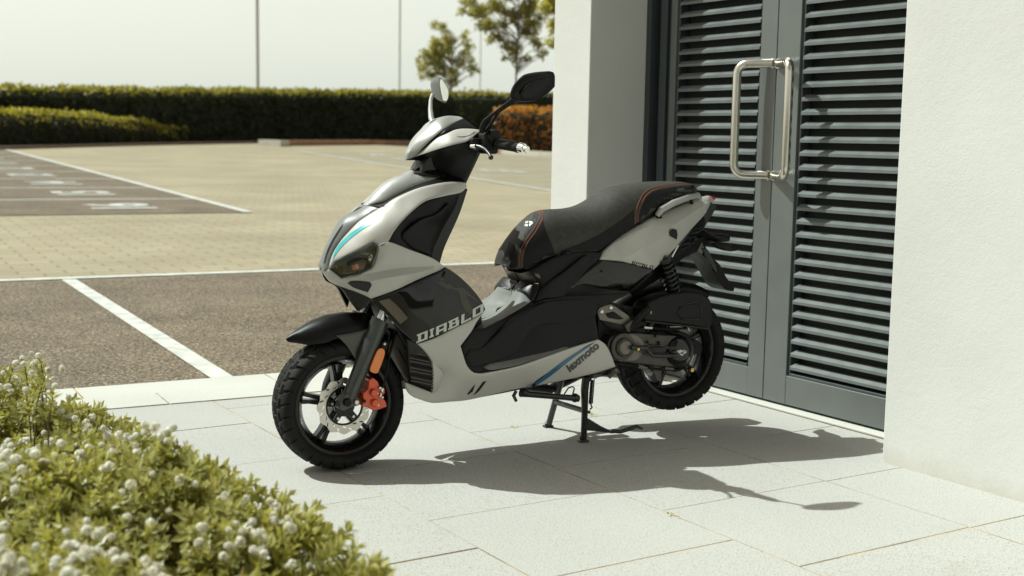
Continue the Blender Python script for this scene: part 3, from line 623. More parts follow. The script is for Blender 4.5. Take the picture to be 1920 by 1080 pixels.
def panel(name, outline, ctrl, m, parent=None, off=0.0, th=.012, edge=.0025, epx=4.0, res=8, mirror=True, rnd=False, step=5, sharp=42, angle=38, key=None, label=None, dish=0, lines=None):
    """body panel drawn on the photo: each point is set at its own distance from the middle plane and has a returned edge; the far one is its mirror image"""
    parent = parent or sc; out = smooth_outline(outline, step, sharp); V2, F, om = tri2d(out, res, lines=lines or ())
    if lines: f = linfield(ctrl, lines)
    elif rnd: f0 = rbf([(x, y, v*v) for x, y, v in ctrl]); f = lambda p: -np.sqrt(np.maximum(f0(p), 0))
    else: f = rbf(ctrl)
    d = bdist(V2, out); v = f(V2)+off + edge*np.clip(1-d/epx, 0, 1)**2 + dish*np.clip(d/18, 0, 1)
    v = np.minimum(v, -.0005)
    P = [S(p[0], p[1], q) for p, q in zip(V2, v)]
    # boundary edges
    cnt = {}
    for t in F:
        for i in range(len(t)): a, b = t[i], t[(i+1) % len(t)]; cnt[(a, b)] = 1
    bd_ = [e for e in cnt if (e[1], e[0]) not in cnt]; bi = sorted({i for e in bd_ for i in e}); mp = {i: len(P)+k for k, i in enumerate(bi)}
    P2 = P+[np.array([P[i][0], min(P[i][1]+th, -.0003), P[i][2]]) for i in bi]; F2 = list(F)+[(b, a, mp[a], mp[b]) for a, b in bd_]
    obs = []
    o = mesh(name, P2, F2, m, parent, True, angle); bm = bmesh.new(); bm.from_mesh(o.data); bm.normal_update()
    s = sum(f_.normal.y*f_.calc_area() for f_ in bm.faces)
    if s > 0: bmesh.ops.reverse_faces(bm, faces=bm.faces)
    bm.to_mesh(o.data); bm.free(); obs.append(o); o.data.set_sharp_from_angle(angle=R(angle))
    if label: o['label'] = label
    if mirror:
        F3 = [tuple(reversed(p.vertices)) for p in o.data.polygons]; V3 = [(v_.co.x, -v_.co.y, v_.co.z) for v_ in o.data.vertices]; o2 = mesh(name, V3, F3, m, parent, True, angle)
    GEO[key or name] = BVHTree.FromPolygons([q[:] for q in [v_.co for v_ in o.data.vertices]], [tuple(p.vertices) for p in o.data.polygons])
    return o
def reg(o, key):
    GEO[key] = BVHTree.FromPolygons([v_.co[:] for v_ in o.data.vertices], [tuple(p.vertices) for p in o.data.polygons]); return o
CL = np.array([(CAM-SO) @ SA, (CAM-SO) @ SB, CAM[2]])
def hit(x, y, keys, off=.0012):
    r = ray(x, y); d = Vector((r @ SA, r @ SB, r[2])).normalized(); best = None
    for k in keys:
        h = GEO[k].ray_cast(Vector(CL), d)
        if h[0] is not None and (best is None or h[3] < best[3]): best = h
    if best is None: return None
    n = best[1]; n = n if n.dot(d) < 0 else -n; return np.array(best[0]+n*off)
def decal(name, outline, keys, m, parent, off=.0012, res=7, step=5, sharp=30, fallback=-.16):
    """thin printed sheet lying on a skin"""
    out = smooth_outline(outline, step, sharp); V2, F, om = tri2d(out, res, (2.5,)); P = [hit(p[0], p[1], keys, off) for p in V2]
    good = [p for p in P if p is not None]; vm = float(np.mean([p[1] for p in good])) if good else fallback
    P = [p if p is not None else S(q[0], q[1], vm) for p, q in zip(P, V2)]
    mb = MB(); mb.add(P, F); return mb.build(name, m, parent, fix=False, angle=60)
def decalgeo(name, V, F, keys, m, parent, off=.0012):
    P = [hit(p[0], p[1], keys, off) for p in V]; good = [p[1] for p in P if p is not None]; vm = float(np.mean(good)); P = [p if p is not None else S(q[0], q[1], vm) for p, q in zip(P, V)]
    mb = MB(); mb.add(P, F); return mb.build(name, m, parent, fix=False, angle=60)
def plate(name, outline, v0, v1, m, parent=None, step=5, sharp=42, bevel=.002, holes=None, mirror=False):
    """flat cut plate between two distances from the middle plane"""
    out = smooth_outline(outline, step, sharp); vm = (v0+v1)/2; P = [S(x, y, v0) for x, y in out]
    mb = MB(); mb.prism(P, (0, v1-v0, 0)); o = mb.build(name, m, parent or sc, bevel=bevel); 
    return o
def pxtube(name, pts, r, m, parent=None, seg=12, sub=0):
    P = [S(*p) for p in pts]
    if sub:
        Q = []
        for i in range(len(P)-1):
            p0, p1, p2, p3 = P[max(i-1, 0)], P[i], P[i+1], P[min(i+2, len(P)-1)]
            for j in range(sub):
                t = j/sub; Q.append(.5*((2*p1)+(p2-p0)*t+(2*p0-5*p1+4*p2-p3)*t*t+(3*p1-p0-3*p2+p3)*t**3))
        P = Q+[P[-1]]
    return MB().tube(P, r, seg).build(name, m, parent or sc, angle=50)

# ---- wheels
def tyre_mesh(Rt, Rr, wd, blocks, seed):
    """tyre of radius Rt on a rim of radius Rr, with cut tread blocks; axis along y, centre 0"""
    nu, nv = 432, 41; V = np.zeros((nu, nv, 3)); hw = wd/2
    t = np.linspace(-1, 1, nv)
    ang = t*math.radians(152); rr = np.zeros(nv); yy = np.zeros(nv); h = (Rt-Rr)
    cy = np.sin(ang); cz = np.cos(ang); yy = hw*np.sign(cy)*np.abs(cy)**.72; rr = Rr+h*.44+h*.56*np.where(cz > 0, cz**.78, -np.abs(cz)*.80)
    phi = np.arange(nu)/nu*2*math.pi
    crown = np.clip((rr-(Rt-.036))/.010, 0, 1)
    for i in range(nu):
        d = np.zeros(nv)
        for j in range(nv):
            if crown[j] <= 0: continue
            ay = abs(yy[j])/hw; sgn = 1 if yy[j] > 0 else 0
            ph = phi[i]*blocks/(2*math.pi)+.5*sgn+ (ay**1.3)*.75
            f = ph % 1.0; gr = 1 if f < .17 else 0
            if ay < .07: gr = 1
            f2 = (ph*1.0+.5) % 1
            if .45 < ay < .52 and f2 < .62: gr = 1
            if ay < .22 and f2 < .12: gr = 1
            d[j] = gr*.0085*crown[j]
        r_ = rr-d; V[i, :, 0] = r_*np.cos(phi[i]); V[i, :, 1] = yy; V[i, :, 2] = r_*np.sin(phi[i])
    F = [(i*nv+j, ((i+1) % nu)*nv+j, ((i+1) % nu)*nv+j+1, i*nv+j+1) for i in range(nu) for j in range(nv-1)]
    return V.reshape(-1, 3), F
def wheel(name, c, Rt, Rr, wd, front=True, spin=0.0):
    e = bpy.data.objects.new(name, None); link(e, sc); e.location = tuple(c)
    V, F = tyre_mesh(Rt, Rr, wd, 30, 1); ty = mesh('tyre', V, F, M_rubber, e, True, 28); bm = bmesh.new(); bm.from_mesh(ty.data); bmesh.ops.recalc_face_normals(bm, faces=bm.faces); bm.to_mesh(ty.data); bm.free(); ty.data.set_sharp_from_angle(angle=R(28))
    hb = wd*.36; prof = [(Rr-.004, -hb), (Rr+.006, -hb), (Rr+.007, -hb+.006), (Rr-.006, -hb+.012), (Rr-.014, -hb+.03), (Rr-.017, -.012), (Rr-.017, .012), (Rr-.014, hb-.03), (Rr-.006, hb-.012), (Rr+.007, hb-.006), (Rr+.006, hb), (Rr-.004, hb), (Rr-.010, hb-.006), (Rr-.020, hb-.022), (Rr-.027, .02), (Rr-.027, -.02), (Rr-.020, -hb+.022), (Rr-.010, -hb+.006), (Rr-.004, -hb)]
    rm = MB().lathe(prof, (0,0,0), (0,1,0), 96); rm.lathe([(0, -.040), (.030, -.040), (.036, -.034), (.036, .034), (.030, .040), (0, .040)], (0,0,0), (0,1,0), 32)
    for k in range(5):
        a = spin+k*2*math.pi/5
        for sg in (-1, 1):
            def pt(r_, tt, y): return (r_*math.cos(a)-tt*math.sin(a), y, r_*math.sin(a)+tt*math.cos(a))
            rings = []
            for r_, tc_, hw_, hy in ((.028, .007, .009, .022), (.07, .008, .0075, .02), (.11, .010, .0065, .018), (Rr-.022, .014, .008, .018)):
                rings.append([pt(r_, sg*tc_-hw_, -hy*.9), pt(r_, sg*tc_-hw_*.6, -hy), pt(r_, sg*tc_+hw_*.6, -hy), pt(r_, sg*tc_+hw_, -hy*.9), pt(r_, sg*tc_+hw_, hy*.9), pt(r_, sg*tc_+hw_*.6, hy), pt(r_, sg*tc_-hw_*.6, hy), pt(r_, sg*tc_-hw_, hy*.9)])
            rm.loft(rings)
    rm.build('rim', M_rim, e, angle=40)
    return e
FC = S(635, 755, 0); FC[1] = 0
fw = wheel('front_wheel', FC, .2225, .163, .146, True, R(95))
RC = S(1255, 656, 0); RC[1] = 0
rw = wheel('rear_wheel', RC, .2320, .168, .142, False, R(100))
# brake disc: wavy edge, slots, black carrier
def disc():
    vd = -.058; n = 144; ro = [.0935+.0035*math.cos(2*math.pi*k/n*12) for k in range(n)]; ri = .066; ring = MB()
    slots = []
    outer = [(ro[k]*math.cos(2*math.pi*k/n), ro[k]*math.sin(2*math.pi*k/n)) for k in range(n)]; inner = [(ri*math.cos(2*math.pi*k/72), ri*math.sin(2*math.pi*k/72)) for k in range(72)]
    pts = [Vector(p) for p in outer+inner]; loops = [list(range(n)), list(range(n, n+72))]; edges = [(l[i-1], l[i]) for l in loops for i in range(len(l))]; holes = [inner]
    for k in range(24):
        a = 2*math.pi*k/24; r0, r1 = ((.0685, .0775), (.079, .0885))[k % 2]; sl_ = []
        for j in range(12):
            t = 2*math.pi*j/12; ex = .0115*math.cos(t); ey = .0034*math.sin(t); al = a+R(38 if k % 2 else 62); cx_, cy_ = (r0+r1)/2*math.cos(a), (r0+r1)/2*math.sin(a)
            ex = (abs(math.cos(t))**.5)*math.copysign(.0075, math.cos(t)); ey = (abs(math.sin(t))**.7)*math.copysign(.0026, math.sin(t))
            sl_.append((cx_+ex*math.cos(al)-ey*math.sin(al), cy_+ex*math.sin(al)+ey*math.cos(al)))
        b = len(pts); pts += [Vector(p) for p in sl_]; l = list(range(b, b+12)); edges += [(l[i-1], l[i]) for i in range(12)]; holes.append(sl_)
    r_ = delaunay_2d_cdt(pts, edges, [], 0, 1e-6); V2 = [v[:] for v in r_[0]]; F = []
    H = [np.array(h_) for h_ in holes]; O = np.array(outer)
    cen = np.array([np.mean([V2[i] for i in f], 0) for f in r_[2]]); ok = inside(cen, O)
    for h_ in H: ok &= ~inside(cen, h_)
    F = [tuple(f) for f, k in zip(r_[2], ok) if k]
    mb = MB(); V = [(x, vd, z) for x, z in V2]+[(x, vd+.004, z) for x, z in V2]; n2 = len(V2); cnt = {}
    for f in F:
        for i in range(3): cnt[(f[i], f[(i+1) % 3])] = 1
    G = F+[tuple(i+n2 for i in reversed(f)) for f in F]+[(b, a, a+n2, b+n2) for a, b in cnt if (b, a) not in cnt]
    mb.add(V, G); d = mb.build('brake_disc', M_disc, fw, smooth=False)
    cb = MB(); cb.lathe([(0, vd-.004), (.034, vd-.004), (.036, vd), (.036, vd+.012), (0, vd+.012)], (0,0,0), (0,1,0), 32)
    cb.lathe([(.060, vd-.001), (.0665, vd-.001), (.0665, vd+.005), (.060, vd+.005), (.060, vd-.001)], (0,0,0), (0,1,0), 48)
    for k in range(5):
        a = 2*math.pi*k/5+.35; c_, s_ = math.cos(a), math.sin(a); w_ = .010
        cb.prism([(.03*c_-w_*s_, vd-.003, .03*s_+w_*c_), (.063*c_-w_*.8*s_, vd-.003, .063*s_+w_*.8*c_), (.063*c_+w_*.8*s_, vd-.003, .063*s_-w_*.8*c_), (.03*c_+w_*s_, vd-.003, .03*s_-w_*c_)], (0, .008, 0))
    cb.build('disc_carrier', M_rim, d, bevel=.0012)
    for k in range(5):
        a = 2*math.pi*k/5+.35; MB().lathe([(0, vd-.009), (.0045, vd-.009), (.0055, vd-.007), (.0058, vd-.003), (.0, vd-.003)], (.047*math.cos(a), 0, .047*math.sin(a)), (0,1,0), 12).build('bolt', M_metal, d)
disc()
# ---- fork, caliper, reflector
fk = pxtube('fork_leg', [(649,757,-.098),(656,742,-.098),(700,634,-.094),(706,620,-.093),(709,609,-.093),(714,600,-.093)], [.019,.026,.0285,.0295,.0315,.030], M_forkleg, seg=24)
pxtube('fork_tube', [(712,606,-.093),(735,552,-.09)], .0165, M_chrome, fk, 20)
MB().tube([S(*p)*np.array([1,-1,1]) for p in ((649,757,-.098),(656,742,-.098),(700,634,-.094),(714,600,-.093))], [.019,.026,.0285,.030], 20).build('fork_leg', M_fork, sc)
MB().tube([S(*p)*np.array([1,-1,1]) for p in ((712,606,-.093),(742,540,-.09))], .0165, 16).build('fork_tube', M_chrome, sc)
MB().lathe([(0,-.006),(.012,-.006),(.0135,-.003),(.0135,.02),(0,.02)], S(652,755,-.128), (0,1,0), 16).build('axle_nut', M_black, fk)
MB().lathe([(0,-.0075),(.007,-.0075),(.009,-.004),(.0095,0),(0,0)], S(668,754,-.122), (0,1,0), 12).build('pinch_bolt', M_metal, fk)
plate('fork_foot', [(636,767),(640,750),(650,738),(664,738),(674,748),(674,760),(660,764),(644,772)], -.120, -.078, M_forkleg, fk, bevel=.003)
ca = plate('brake_caliper', [(692,712),(700,708),(709,716),(712,726),(722,728),(722,738),(714,744),(723,752),(726,763),(712,768),(700,770),(690,764),(679,762),(681,748),(680,738),(690,730)], -.105, -.035, M_red, step=3, bevel=.004)
for x, y, r in ((700,736,.0135),(702,755,.0135)): MB().lathe([(0,-.013),(r*.8,-.013),(r,-.008),(r,.01),(0,.01)], S(x, y, -.107), (0,1,0), 20).build('piston_cap', M_red, ca)
for x, y in ((706,737),(708,759),(712,727)): MB().lathe([(0,-.006),(.004,-.006),(.006,-.003),(.006,.004),(0,.004)], S(x, y, -.110), (0,1,0), 10).build('bolt', M_metal, ca)
MB().lathe([(0,-.002),(.006,-.002),(.006,.004),(0,.004)], S(683,752,-.107), (0,1,0), 12).build('plug', M_black, ca)
pxtube('brake_hose', [(714,742,-.10),(717,728,-.105),(722,712,-.10),(730,668,-.09),(744,612,-.06)], .0042, M_black, sub=5)
MB().tube([S(713,744,-.108), S(716,735,-.11), S(717,728,-.107)], .0045, 10).build('banjo_fitting', M_chrome, ca)
MB().ball(S(717,745,-.112), .006).build('bleed_nipple', M_chrome, ca)
plate('reflector', [(701,700),(694,694),(704,666),(710,655),(717,653),(722,658),(721,668),(709,699)], -.127, -.118, M_amber, fk, step=3, sharp=80, bevel=.0025)
plate('reflector_bracket', [(715,655),(716,643),(723,638),(729,643),(726,656)], -.119, -.113, M_black, fk, bevel=.001)
MB().lathe([(0,-.003),(.004,-.003),(.005,0),(0,0)], S(721,645,-.120), (0,1,0), 12).build('bolt', M_metal, fk)
MB().lathe([(0,-.005),(.007,-.005),(.009,-.002),(.009,.02),(0,.02)], S(677,700,-.112), (0,1,0), 14).build('bolt', M_metal, fk)
# ---- front fender: arched shell over the wheel
def arch(name, c, prof, m, parent, n=9, drop=.045, th=.003):
    """prof: list of (angle deg from forward-up, radius, half width) along the arch; cross section bowed, with skirts"""
    rings = []
    for a, r_, hw_ in prof:
        t = R(a); ring = []
        for k in range(n):
            s = -1+2*k/(n-1); y = hw_*math.sin(s*math.pi/2*1.0); dr = -drop*min(1, hw_/.065)**.7*(1-math.cos(s*math.pi/2))**1.2
            ring.append((c[0]-(r_+dr)*math.cos(t), y, c[2]+(r_+dr)*math.sin(t)))
        rings.append(ring+[(x+(c[0]-x)*.02, y*.96, z-(z-c[2])*.02) for x, y, z in reversed(ring)])
    return MB().loft(rings).build(name, m, parent, angle=50)
def ang(x, y, v=0): p = S(x, y, v)-FC; return math.degrees(math.atan2(p[2], -p[0])), math.hypot(p[0], p[2])
pr = []
for x, y, hw_ in ((535,635,.004),(545,626.5,.020),(556,619,.040),(584,601.5,.064),(612,590.5,.069),(644,585.5,.073),(681,586,.073),(697,590.5,.070)):
    a, r_ = ang(x, y); pr.append((a, r_, hw_))
fd = arch('front_fender', FC, pr, M_black, sc, 13, .068)
panel('fender_side', [(631,629),(660,624),(691,616.5),(703,610),(697,630),(669,677),(650,648)], [(631,629,-.080),(691,616,-.082),(669,677,-.080),(650,648,-.079),(703,610,-.082)], mat('brown black plastic', (.045,.04,.034), .3, coat=.4), fd, th=.004, mirror=True)
a0, r0 = ang(735, 628); a1, r1 = ang(771, 715)
arch('inner_mudguard', FC, [(ang(728,612)[0], ang(735,625)[1], .060), (ang(745,640)[0], ang(750,645)[1], .064), (ang(760,668)[0], ang(762,672)[1], .064), (ang(772,716)[0], ang(770,714)[1], .062)], M_black, sc, 9, .03)
panel('mudguard_side', [(741,629),(748,625),(757,641),(766,680),(771,716),(760,709),(750,697),(738,677),(728,662),(733,640)], [(741,629,-.062),(771,716,-.066),(728,662,-.066),(757,641,-.06)], mat('brown plastic', (.07,.06,.048), .35, coat=.3), None, th=.004)

# ---- front body skins.  (photo x, photo y, distance from the middle plane)
FRONT = [(602,499,-.010),(606,485,-.012),(613,465,-.012),(627,438,-.012),(645,411,-.012),(660,397,-.012),
 (624,480,-.044),(632,466,-.046),(651,440,-.060),(673,417,-.076),(711,392,-.102),(722,386.5,-.108),(743,372,-.118),(784,354,-.132),(828,343,-.142),(865,341,-.150),(876,349,-.154),
 (865,360,-.158),(836,367,-.164),(798,377,-.170),(774,395,-.176),(752,417,-.180),(737,436,-.182),(727,454,-.182),(710,460,-.168),(700,456,-.158),(646,481,-.092),(617,505,-.046),
 (690,440,-.138),(720,415,-.152),(760,385,-.150),(670,452,-.114),(648,467,-.086),(800,364,-.154),(835,355,-.154)]
WING = [(605,507,-.012),(617,505,-.046),(620,522,-.040),(639,523,-.080),(676,514,-.128),(696,504,-.146),(700,499,-.152),(710,466,-.170),(728,453,-.186),(770,469,-.194),(810,484,-.198),(834,500,-.196),
 (720,490,-.174),(760,483,-.190),(800,491,-.197),(740,470,-.186),(720,506,-.158),(760,500,-.176),(800,497,-.192),(690,511,-.140),(740,503,-.167),
 (690,527,-.142),(720,520,-.176),(760,514,-.199),(795,508,-.203),(740,517,-.189),(824,506,-.192),(784,523.5,-.190),(743,543,-.170),(696,560,-.130),(690,556,-.124),(666,546,-.098),(623,530,-.040),(705,538,-.152),(740,531,-.184)]
GLOSS = [(697,561,-.124),(743,543,-.152),(784,523.5,-.166),(824,506,-.174),(834,500,-.176),(865,521.5,-.178),(896,554,-.178),(910,581,-.176),(906,587,-.176),(850,615,-.184),(814,633.5,-.182),(784,644,-.176),(776,640,-.172),(743,611,-.152),(702,564,-.126),(800,570,-.184),(770,590,-.172),(850,565,-.186)]
BELLY = [(784,644.5,-.173),(814,634,-.180),(850,616,-.182),(906,587,-.172),(894,603,-.176),(884,621,-.180),(863,649,-.186),(874,682,-.192),(889,699,-.196),(905,700,-.198),(970,687.5,-.203),(1068,654,-.205),(1123,637,-.196),(1136,646,-.190),(1154,687,-.186),(1112,700,-.184),(1042,716,-.176),(993,725,-.168),(957,731.5,-.162),(879,750,-.152),(840,753.5,-.146),(811,755,-.138),(773,743,-.130),(760,717,-.120),(831,700,-.150),(810,680,-.160),(850,690,-.180),(930,715,-.188),(1010,700,-.196),(1090,680,-.192),(880,728,-.172),(840,660,-.182)]
FLOOR = [(884,621,-.162),(863,649,-.172),(874,682,-.180),(889,699,-.184),(905,700,-.184),(970,687,-.186),(1068,654,-.186),(1123,637,-.182),(887,615,-.150),(913,597,-.138),(944,577,-.128),(964,545,-.112),(978,527,-.105),(1000,566,-.140),(1021,558,-.146),(1099,554,-.152),(1177,549,-.150),(1123,571,-.160),(1115,576,-.162),(1121,624,-.176),(1120,635,-.178),(950,640,-.164),(1010,610,-.164),(1070,590,-.162),(995,508,-.108),(1045,482,-.116),(1100,474,-.124),(1130,474,-.128),(1040,530,-.128),(1090,510,-.130)]
TAIL = [(1125,486,-.134),(1132.5,472.5,-.132),(1150,456,-.130),(1170,440,-.126),(1190,427.5,-.120),(1228,405,-.110),(1262,390,-.100),(1310,374,-.074),(1330,367,-.056),(1342,372,-.052),(1330,387,-.070),(1317,407,-.086),(1295,431,-.108),(1270,460,-.126),(1247,485,-.134),(1225,505,-.142),(1200,500,-.150),(1170,491,-.157),(1162,490,-.159),
 (1180,479,-.165),(1200,468,-.168),(1220,457,-.167),(1240,447,-.162),(1254,440,-.156),(1290,411,-.128),(1318,389,-.094),(1150,477,-.140),(1175,460,-.136),(1200,444,-.131),(1225,428,-.124),(1250,412,-.116),(1290,391,-.098),(1225,485,-.156),(1250,465,-.148)]

panel('nose_strip', [(602,500),(605,484),(612,463),(626,436),(645,409.5),(668,392),(684,384),(692,386),(711,391),(673,416.5),(650,439.5),(629,465.5),(620.5,485),(616.5,505),(605,508)], [(602,500,-.008),(605,484,-.006),(612,463,-.006),(626,436,-.006),(645,409,-.006),(684,384,-.006),(711,392,-.094),(673,416,-.070),(650,440,-.055),(629,466,-.042),(616,505,-.042)], M_strip, off=.003, rnd=True, res=5)
decal('nose_slit', [(607,494),(611,477),(621,454),(637,428),(644,419),(640,428),(625,453),(614,476),(609,493)], ['nose_strip'], M_ink, sc, .0012, step=3)
panel('nose_scoop', [(654,414),(668,398),(684,385),(708,384),(703,398),(697,402),(672,418),(657,420)], [(654,414,-.022),(684,385,-.012),(708,384,-.05),(697,402,-.05),(672,418,-.04)], M_matsil, off=.010, res=5)
panel('top_cover', [(684.5,384.5),(700,366),(728,341),(757.5,326.5),(776,318.5),(775.5,326.5),(795,330),(822,333),(784,346),(750.5,361),(721,377),(709.5,380),(691,384)], [(684.5,384.5,-.012),(700,366,-.012),(728,341,-.012),(757,326,-.012),(776,318.5,-.014),(822,333,-.075),(784,346,-.068),(750,361,-.062),(721,377,-.055),(691,384,-.025),(760,342,-.052),(735,356,-.048)], M_matsil, rnd=True, res=6)
panel('top_trim', [(685,386),(691,384.5),(709.5,380.5),(721,377.5),(750.5,361.5),(784,346.5),(822,333.5),(838,329),(872.5,341),(866,342),(828,344),(784,355),(743,373),(721,387.5),(712,388),(700,386)], [(685,386,-.025),(721,377,-.052),(750,361,-.060),(784,346,-.066),(822,333,-.074),(872,341,-.11),(828,344,-.134),(784,355,-.124),(743,373,-.110),(712,388,-.092)], M_black, off=.004, res=6)
panel('side_fairing', [(617,505),(621,485),(629.5,466),(650.5,440),(673.5,417),(711.5,392),(722,386.5),(743,372),(784,354),(828,343.3),(856,341),(872,342.5),(876,349.5),(865,360.5),(836,367),(798.5,377),(774.5,395),(752,417),(737.5,435.6),(726.5,454),(709.5,460),(700.5,454.5),(646.7,480),(627,490.5)], FRONT, M_silver, res=7, sharp=50)
CW = [(605,507,-.012),(617,505.5,-.046),(639,523,-.084),(675.7,514,-.132),(696,504.5,-.150),(700,499.5,-.154),(710.5,466.5,-.172),(728.7,453.5,-.188),(770,469,-.196),(810,484,-.199),(834.5,500,-.197),(824.5,506.5,-.186),(784,523.7,-.186),(743,543,-.168),(696,560,-.128),(689,556,-.124),(665.6,546.3,-.098),(640,537.5,-.066),(622.5,530,-.040),(612,519,-.026),
 (684,514.5,-.134),(720,507.5,-.162),(765,501.5,-.182),(815,499,-.194),(688,529,-.144),(730,520.5,-.183),(775,513,-.200),(812,504,-.198),(720,486,-.178),(760,482,-.193),(655,528,-.104)]
panel('front_cowl', [(604.5,506),(617,505.5),(639,523),(675.7,514),(696,504.5),(700,499.5),(710.5,466.5),(709.8,460),(728.7,453.5),(770,469),(810,484),(834.5,500),(824.5,506.5),(784,523.7),(743,543),(696,560),(689,556),(665.6,546.3),(640,537.5),(622.5,530),(612,519)], CW, M_silver, res=5, sharp=40, angle=16, lines=[[(684,514.5),(720,507.5),(765,501.5),(815,499)], [(655,528),(688,529),(730,520.5),(775,513),(812,504)]])
decal('intake_grille', [(651.5,530),(658,526.7),(676,526.5),(694,528.7),(697.5,534),(690,548),(676,543.5),(661.5,538)], ['front_cowl'], M_grille, sc, .0015)
GH = [(651,530,-.09),(694,528,-.14),(690,548,-.122),(661,538,-.098)]
hl = panel('headlight', [(616.7,505),(627,491),(660,473.5),(699,455.2),(707,459),(710.5,466.5),(705,484),(700,499),(696,504),(676,513),(657,518),(639,522.5)], [(617,505,-.050),(627,491,-.066),(660,473.5,-.108),(699,455,-.160),(710.5,466.5,-.168),(700,499,-.158),(676,513,-.134),(639,522.5,-.080),(670,495,-.122)], M_lens, off=-.006, res=6, mirror=True)
for nm, poly, m_ in (('daytime_strip', [(622,500),(630,491),(698,459),(704,462.5),(700,467),(632,499)], mat('light bar', (.03,.038,.04), .2, coat=1)), ('lamp_bowl', [(646,503),(664,493),(683,485),(688,492),(683,504),(664,510),(652,510)], M_refl), ('lamp_glint', [(691,483),(697,476),(699,482),(695,490),(692,490)], M_metal), ('lamp_glint', [(668,497),(672,495),(673,503),(669,504)], M_metal), ('lamp_bowl', [(688,480),(697,472),(703,469),(703,478),(696,495),(690,494)], M_refl), ('indicator_bulb', [(661,498),(671,494),(674,500),(666,507),(660,505)], mat('amber bulb', (.22,.07,.02), .2, coat=1)), ('light_guide', [(626,505),(641,498),(643,507),(640,512)], M_refl)):  # two small metal patches added to give the lens bright glints
    decal(nm, poly, ['headlight'], m_, hl, .0012 if nm != 'indicator_bulb' else .0022)
panel('under_nose', [(622,531),(640,538),(666,547),(689,557),(697,561),(690,572),(672,584),(655,562),(641,542)], [(622,531,-.02),(689,557,-.10),(672,584,-.06),(641,542,-.03),(697,561,-.11)], M_grille, off=.0, res=8)
gp = panel('leg_shield_panel', [(697,561),(743,543.3),(784,524),(824,506.7),(834.5,500.5),(848,508.5),(865,521.5),(880,536),(895.7,554),(905,568),(910,580),(906,587),(880,601),(850,616),(814,634),(783.7,644.5),(775.6,640),(743,611),(702,564.5)], GLOSS, M_gloss, res=7, sharp=48)
decal('matt_panel', [(700,562),(739,546),(755,556),(775,588),(800,606),(826,627),(784,642),(776,638),(744,609)], ['leg_shield_panel'], mat('satin brown black', (.016,.013,.010), .3, coat=.1, spec=.25), gp, .0010)
for nm, poly in (('stripe_graphic', [(800,531),(829,522),(842,530),(832,538),(858,545),(868,577),(880,590),(888,586),(872,553),(884,558),(897,572),(892,560),(868,540),(852,540),(836,527),(824,524)]), ('stripe_graphic', [(818,530),(828,527),(846,541),(838,543)])):
    decal(nm, poly, ['leg_shield_panel'], mat('grey brown graphic', (.040,.034,.026), .15, coat=.3, spec=.3), gp, .0014)
tl = decal('turn_signal', [(710,564),(730,559.5),(748,576),(765,596),(751,607.5)], ['leg_shield_panel'], M_lens2, gp, .0035)
decal('signal_lamp', [(727,563),(731,561.5),(762,595),(757,600)], ['leg_shield_panel'], mat('grey lamp', (.12,.105,.085), .2, coat=1), tl, .0045)
panel('inner_shield', [(726,455),(737,436),(752,417),(774,395),(798,377),(836,367),(863,360),(857,378),(850,395),(834.5,421),(820,450),(812,470),(810,484.5),(790,477),(770,469.5)], [(726,455,-.168),(737,436,-.166),(752,417,-.164),(774,395,-.160),(798,377,-.154),(836,367,-.150),(863,360,-.146),(850,395,-.120),(834,421,-.112),(812,470,-.125),(810,484,-.150),(770,469,-.165),(830,400,-.146),(818,412,-.150),(770,430,-.150),(790,450,-.142)], M_black, off=.002, res=7, sharp=50)
panel('shield_facet', [(754,447),(758,436),(790,412),(818,402),(842,381),(836,400),(826,424),(812,452),(808,478),(775,466)], [(754,447,-.162),(758,436,-.166),(790,412,-.166),(818,402,-.166),(842,381,-.152),(826,424,-.135),(812,452,-.140),(808,478,-.152),(775,466,-.164)], M_black, off=-.002, res=7, sharp=35, th=.008)
panel('bag_hook', [(834,421),(846,402),(850,396),(851,402),(849,411),(842,419)], [(834,421,-.02),(850,396,-.02),(842,419,-.02)], M_black, res=5, th=.015)
# lettering on the leg shield
GL = {'D': [(0,.8,1,1),(0,0,1,.2),(.12,.2,.4,.8),(.72,.2,1,.8)], 'I': [(.1,.8,.9,1),(.1,0,.9,.2),(.28,.2,.72,.8)], 'A': [(0,.8,1,1),(0,0,.28,.8),(.72,0,1,.8),(.28,.28,.72,.48)], 'B': [(0,.82,.93,1),(0,0,1,.18),(.1,.18,.38,.82),(.66,.58,.93,.82),(.72,.18,1,.42),(.38,.42,1,.58)], 'L': [(.08,.2,.36,1),(.08,0,1,.2)], 'O': [(0,.8,1,1),(0,0,1,.2),(0,.2,.28,.8),(.72,.2,1,.8)]}
def blockword(word, A, B, up, gap=.14, wid={'I': .5}):
    tot = sum(wid.get(c, 1) for c in word)+gap*(len(word)-1); x = 0; V = []; F = []; A = np.array(A, float); B = np.array(B, float); up = np.array(up, float)
    for c in word:
        w_ = wid.get(c, 1)
        for x0, y0, x1, y1 in GL[c]:
            n = len(V); k = max(1, int(np.linalg.norm(B-A)*(x1-x0)*w_/tot/4)); 
            for i in range(k+1):
                xx = (x+(x0+(x1-x0)*i/k)*w_)/tot
                for yy in (y0, y1): V.append(A+(B-A)*xx+up*yy)
            F += [(n+2*i, n+2*i+2, n+2*i+3, n+2*i+1) for i in range(k)]
        x += w_+gap
    return V, F
V, F = blockword('DIABLO', (781,643), (905.5,585.5), (.5,-16.5)); 
def curve_word(V, A, B, sag):
    A = np.array(A); B = np.array(B); L = np.linalg.norm(B-A); d = (B-A)/L; return [v+np.array([0, sag*4*((v-A) @ d/L)*(1-(v-A) @ d/L)]) for v in V]
V = curve_word(V, (781,643), (905.5,585.5), 3.0)
